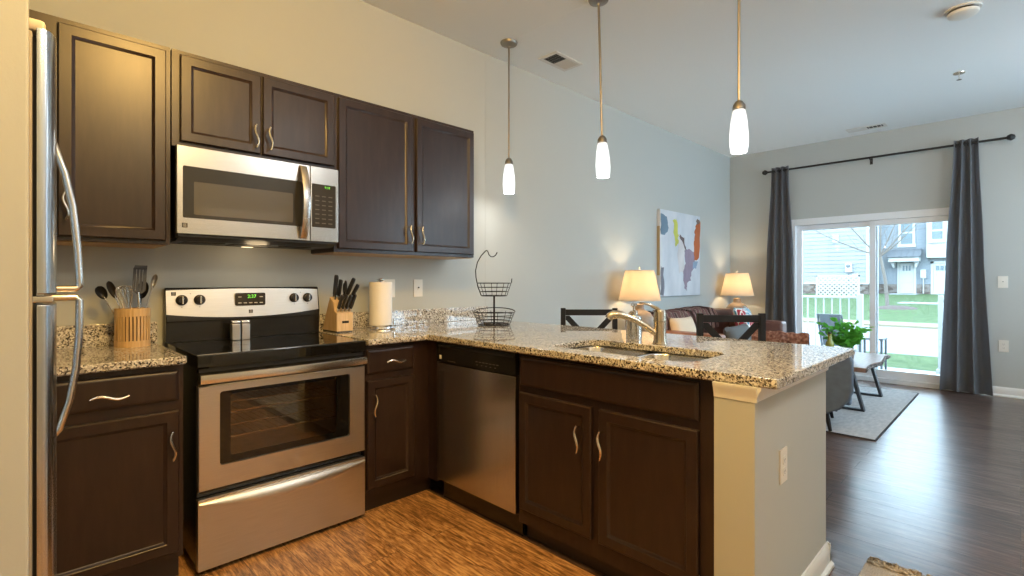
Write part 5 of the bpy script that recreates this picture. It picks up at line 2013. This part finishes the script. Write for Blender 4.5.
# pale sided house on the left
HB = .30
r = thing('house', 'pale sided house wall filling the left pane of the patio door', 'house', (44, 12, HB))
obj('siding', lap(B(), 44.0, 7.78, 22, 1.02, 10, .30), M['white_siding'], r)
obj('stone_base', B().box(43.9, 44.3, 7.74, 22, HB - .6, 1.0, .02), M['stone'], r)
obj('stone_cap', B().box(43.85, 44.3, 7.72, 22, 1.0, 1.08, .01), M['white_ext'], r)
obj('side_wall', B().box(44.31, 52, 7.78, 22, HB - .6, 10), M['white_siding'], r)
obj('corner_trim', B().box(43.93, 44.2, 7.70, 7.90, 1.08, 10), M['white_ext'], r)
obj('gable_vent', B().box(43.9, 44.0, 9.6, 10.0, 4.1, 4.7, .01), M['white_ext'], r)
em = obj('electric_meter', B().box(43.75, 43.95, 8.75, 9.15, 1.9, 2.55, .02), M['grille'], r)
obj('meter_dial', B().lathe([(.001, 43.60), (.14, 43.62), (.14, 43.75), (.001, 43.75)], (0, 8.95, 2.35), 16, 'x').tube([(43.80, 8.95, 1.9), (43.80, 8.95, 1.05)], .03, 8), M['roofmetal'], em)

# blue grey town house
r = thing('house', 'blue grey town house with an awning over its white door', 'house', (46, 5, HB))
HXF = 46.0
obj('siding', lap(B(), HXF, -6, 7.7, 1.02, 10, .20), M['blue_siding'], r)
obj('rear_wall', B().box(HXF + .31, 54, -6, 7.7, HB - .6, 10), M['blue_siding'], r)
obj('stone_base', B().box(HXF - .06, HXF + .3, 4.40, 7.7, HB - .6, 1.0, .02).box(HXF - .06, HXF + .3, -6, 2.6, HB - .6, 1.0, .02), M['stone'], r)
d = obj('door', B(FX(HXF - .04)).panel_door(-6.20, -5.43, .36, 2.52, 0, .05, .12), M['white_ext'], r)
b = B()
for k in range(3):
    b.box(HXF - .115, HXF - .092, 5.58 + k * .17, 5.58 + k * .17 + .12, 1.98, 2.36)
obj('door_window', b, M['extglass'], d)
obj('door_casing', B().box(HXF - .08, HXF + .1, 6.21, 6.36, .33, 2.60).box(HXF - .08, HXF + .1, 5.27, 5.42, .33, 2.60).box(HXF - .08, HXF + .1, 5.27, 6.36, 2.60, 2.74), M['white_ext'], r)
aw = obj('awning', B().box(HXF - 1.0, HXF - .05, 5.0, 6.75, 2.62, 2.95, .01).prism([(5.05, 2.60), (5.30, 2.60), (5.30, 2.20), (5.22, 2.20)], 'x', HXF - .6, HXF - .05).prism([(6.70, 2.60), (6.45, 2.60), (6.45, 2.20), (6.53, 2.20)], 'x', HXF - .6, HXF - .05), M['white_ext'], r)
ar = obj('awning_roof', B().prism([(HXF - 1.1, 2.955), (HXF - .04, 3.52), (HXF - .04, 3.45), (HXF - 1.05, 2.90)], 'y', 4.92, 6.85), M['roofmetal'], aw)
b = B()
for k in range(6):
    y = 4.98 + k * .36
    b.prism([(HXF - 1.1, 2.957), (HXF - .04, 3.522), (HXF - .04, 3.57), (HXF - 1.1, 3.00)], 'y', y - .02, y + .02)
obj('roof_seam', b, M['roofmetal'], ar)
def house_window(y0, y1, z0, z1, x, par):
    f = obj('window', B().box(x - .10, x + .05, y0, y0 + .16, z0, z1).box(x - .10, x + .05, y1 - .16, y1, z0, z1).box(x - .10, x + .05, y0, y1, z1 - .14, z1 + .06).box(x - .12, x + .05, y0 - .04, y1 + .04, z0 - .10, z0 + .14).box(x - .07, x + .05, y0 + .1, y1 - .1, (z0 + z1) / 2 - .06, (z0 + z1) / 2 + .06), M['white_ext'], par)
    obj('pane', B().box(x - .055, x - .04, y0 + .15, y1 - .15, z0 + .12, z1 - .12), M['extglass'], f)
house_window(5.32, 6.30, 3.78, 5.70, HXF, r)
bay = obj('bay', B().box(HXF - .5, HXF - .04, 1.6, 4.66, 2.86, 10, .01), M['white_ext'], r)
house_window(3.62, 4.50, 4.00, 5.50, HXF - .5, r)
g = obj('garage_door', B(FX(HXF - .04)).panel_door(-4.30, -2.9, HB, 2.45, 0, .05, .14), M['white_ext'], r)
b = B()
for k in range(3):
    b.box(HXF - .115, HXF - .092, 3.52 + k * .24, 3.52 + k * .24 + .18, 1.98, 2.30)
obj('door_window', b, M['extglass'], g)
obj('casing', B().box(HXF - .08, HXF + .1, 4.31, 4.46, HB, 2.62).box(HXF - .08, HXF + .1, 2.7, 4.46, 2.46, 2.62), M['white_ext'], r)
ub = obj('utility_box', B().box(HXF - .25, HXF - .04, 4.70, 5.02, 1.45, 2.05, .02), M['white_ext'], r)
obj('conduit', B().tube([(HXF - .15, 4.86, 1.45), (HXF - .15, 4.86, .35)], .04, 8), M['white_ext'], ub)
obj('stoop', B().box(HXF - 1.6, HXF - .07, 5.1, 6.6, HB - .5, .34, .02), M['patio'], r)

# bare young tree in a mulch ring
tx_, ty_ = 29.6, 4.45
zt_ = GZ + (tx_ - 24) * .021
r = thing('tree', 'bare young tree on the lawn across the road', 'tree', (tx_, ty_, zt_))
b = B()
b.tube([(tx_, ty_, zt_ - .2), (tx_ - .03, ty_ + .10, zt_ + 1.3), (tx_ - .02, ty_ + .30, zt_ + 2.5)], [.085, .07, .06], 8)
obj('trunk', b, M['treebark'], r)
b = B()
random.seed(21)
crown = Vector((tx_ - .02, ty_ + .30, zt_ + 2.45))
for k, (ang, L) in enumerate(((1.15, 3.4), (.62, 3.0), (.22, 3.4), (-.12, 3.6), (-.42, 3.0), (-.75, 2.8), (.40, 2.6), (-.95, 2.2))):
    dr_ = Vector((random.uniform(-.3, .3), math.sin(ang), math.cos(ang)))
    p = crown.copy()
    P = [p.copy()]
    for i in range(4):
        p = p + dr_ * L / 4 + Vector((0, random.uniform(-.08, .08), .06 * i))
        P.append(p.copy())
    b.tube(P, [.042, .032, .024, .016, .008], 6)
    for i in (1, 2, 3):
        q = P[i]
        for s_ in (-1, 1):
            a2 = ang + s_ * random.uniform(.3, .6)
            b.tube([q, q + Vector((random.uniform(-.2, .2), math.sin(a2), math.cos(a2))) * L * .28], [.014, .005], 5)
obj('branches', b, M['treebark'], r)
obj('mulch_ring', B().lathe([(.95, zt_ - .05), (.75, zt_ + .06), (.3, zt_ + .12), (.001, zt_ + .12)], (tx_ - .4, ty_ - .35, 0), 28, sx=1.0, sy=.95), M['mulch'], r)
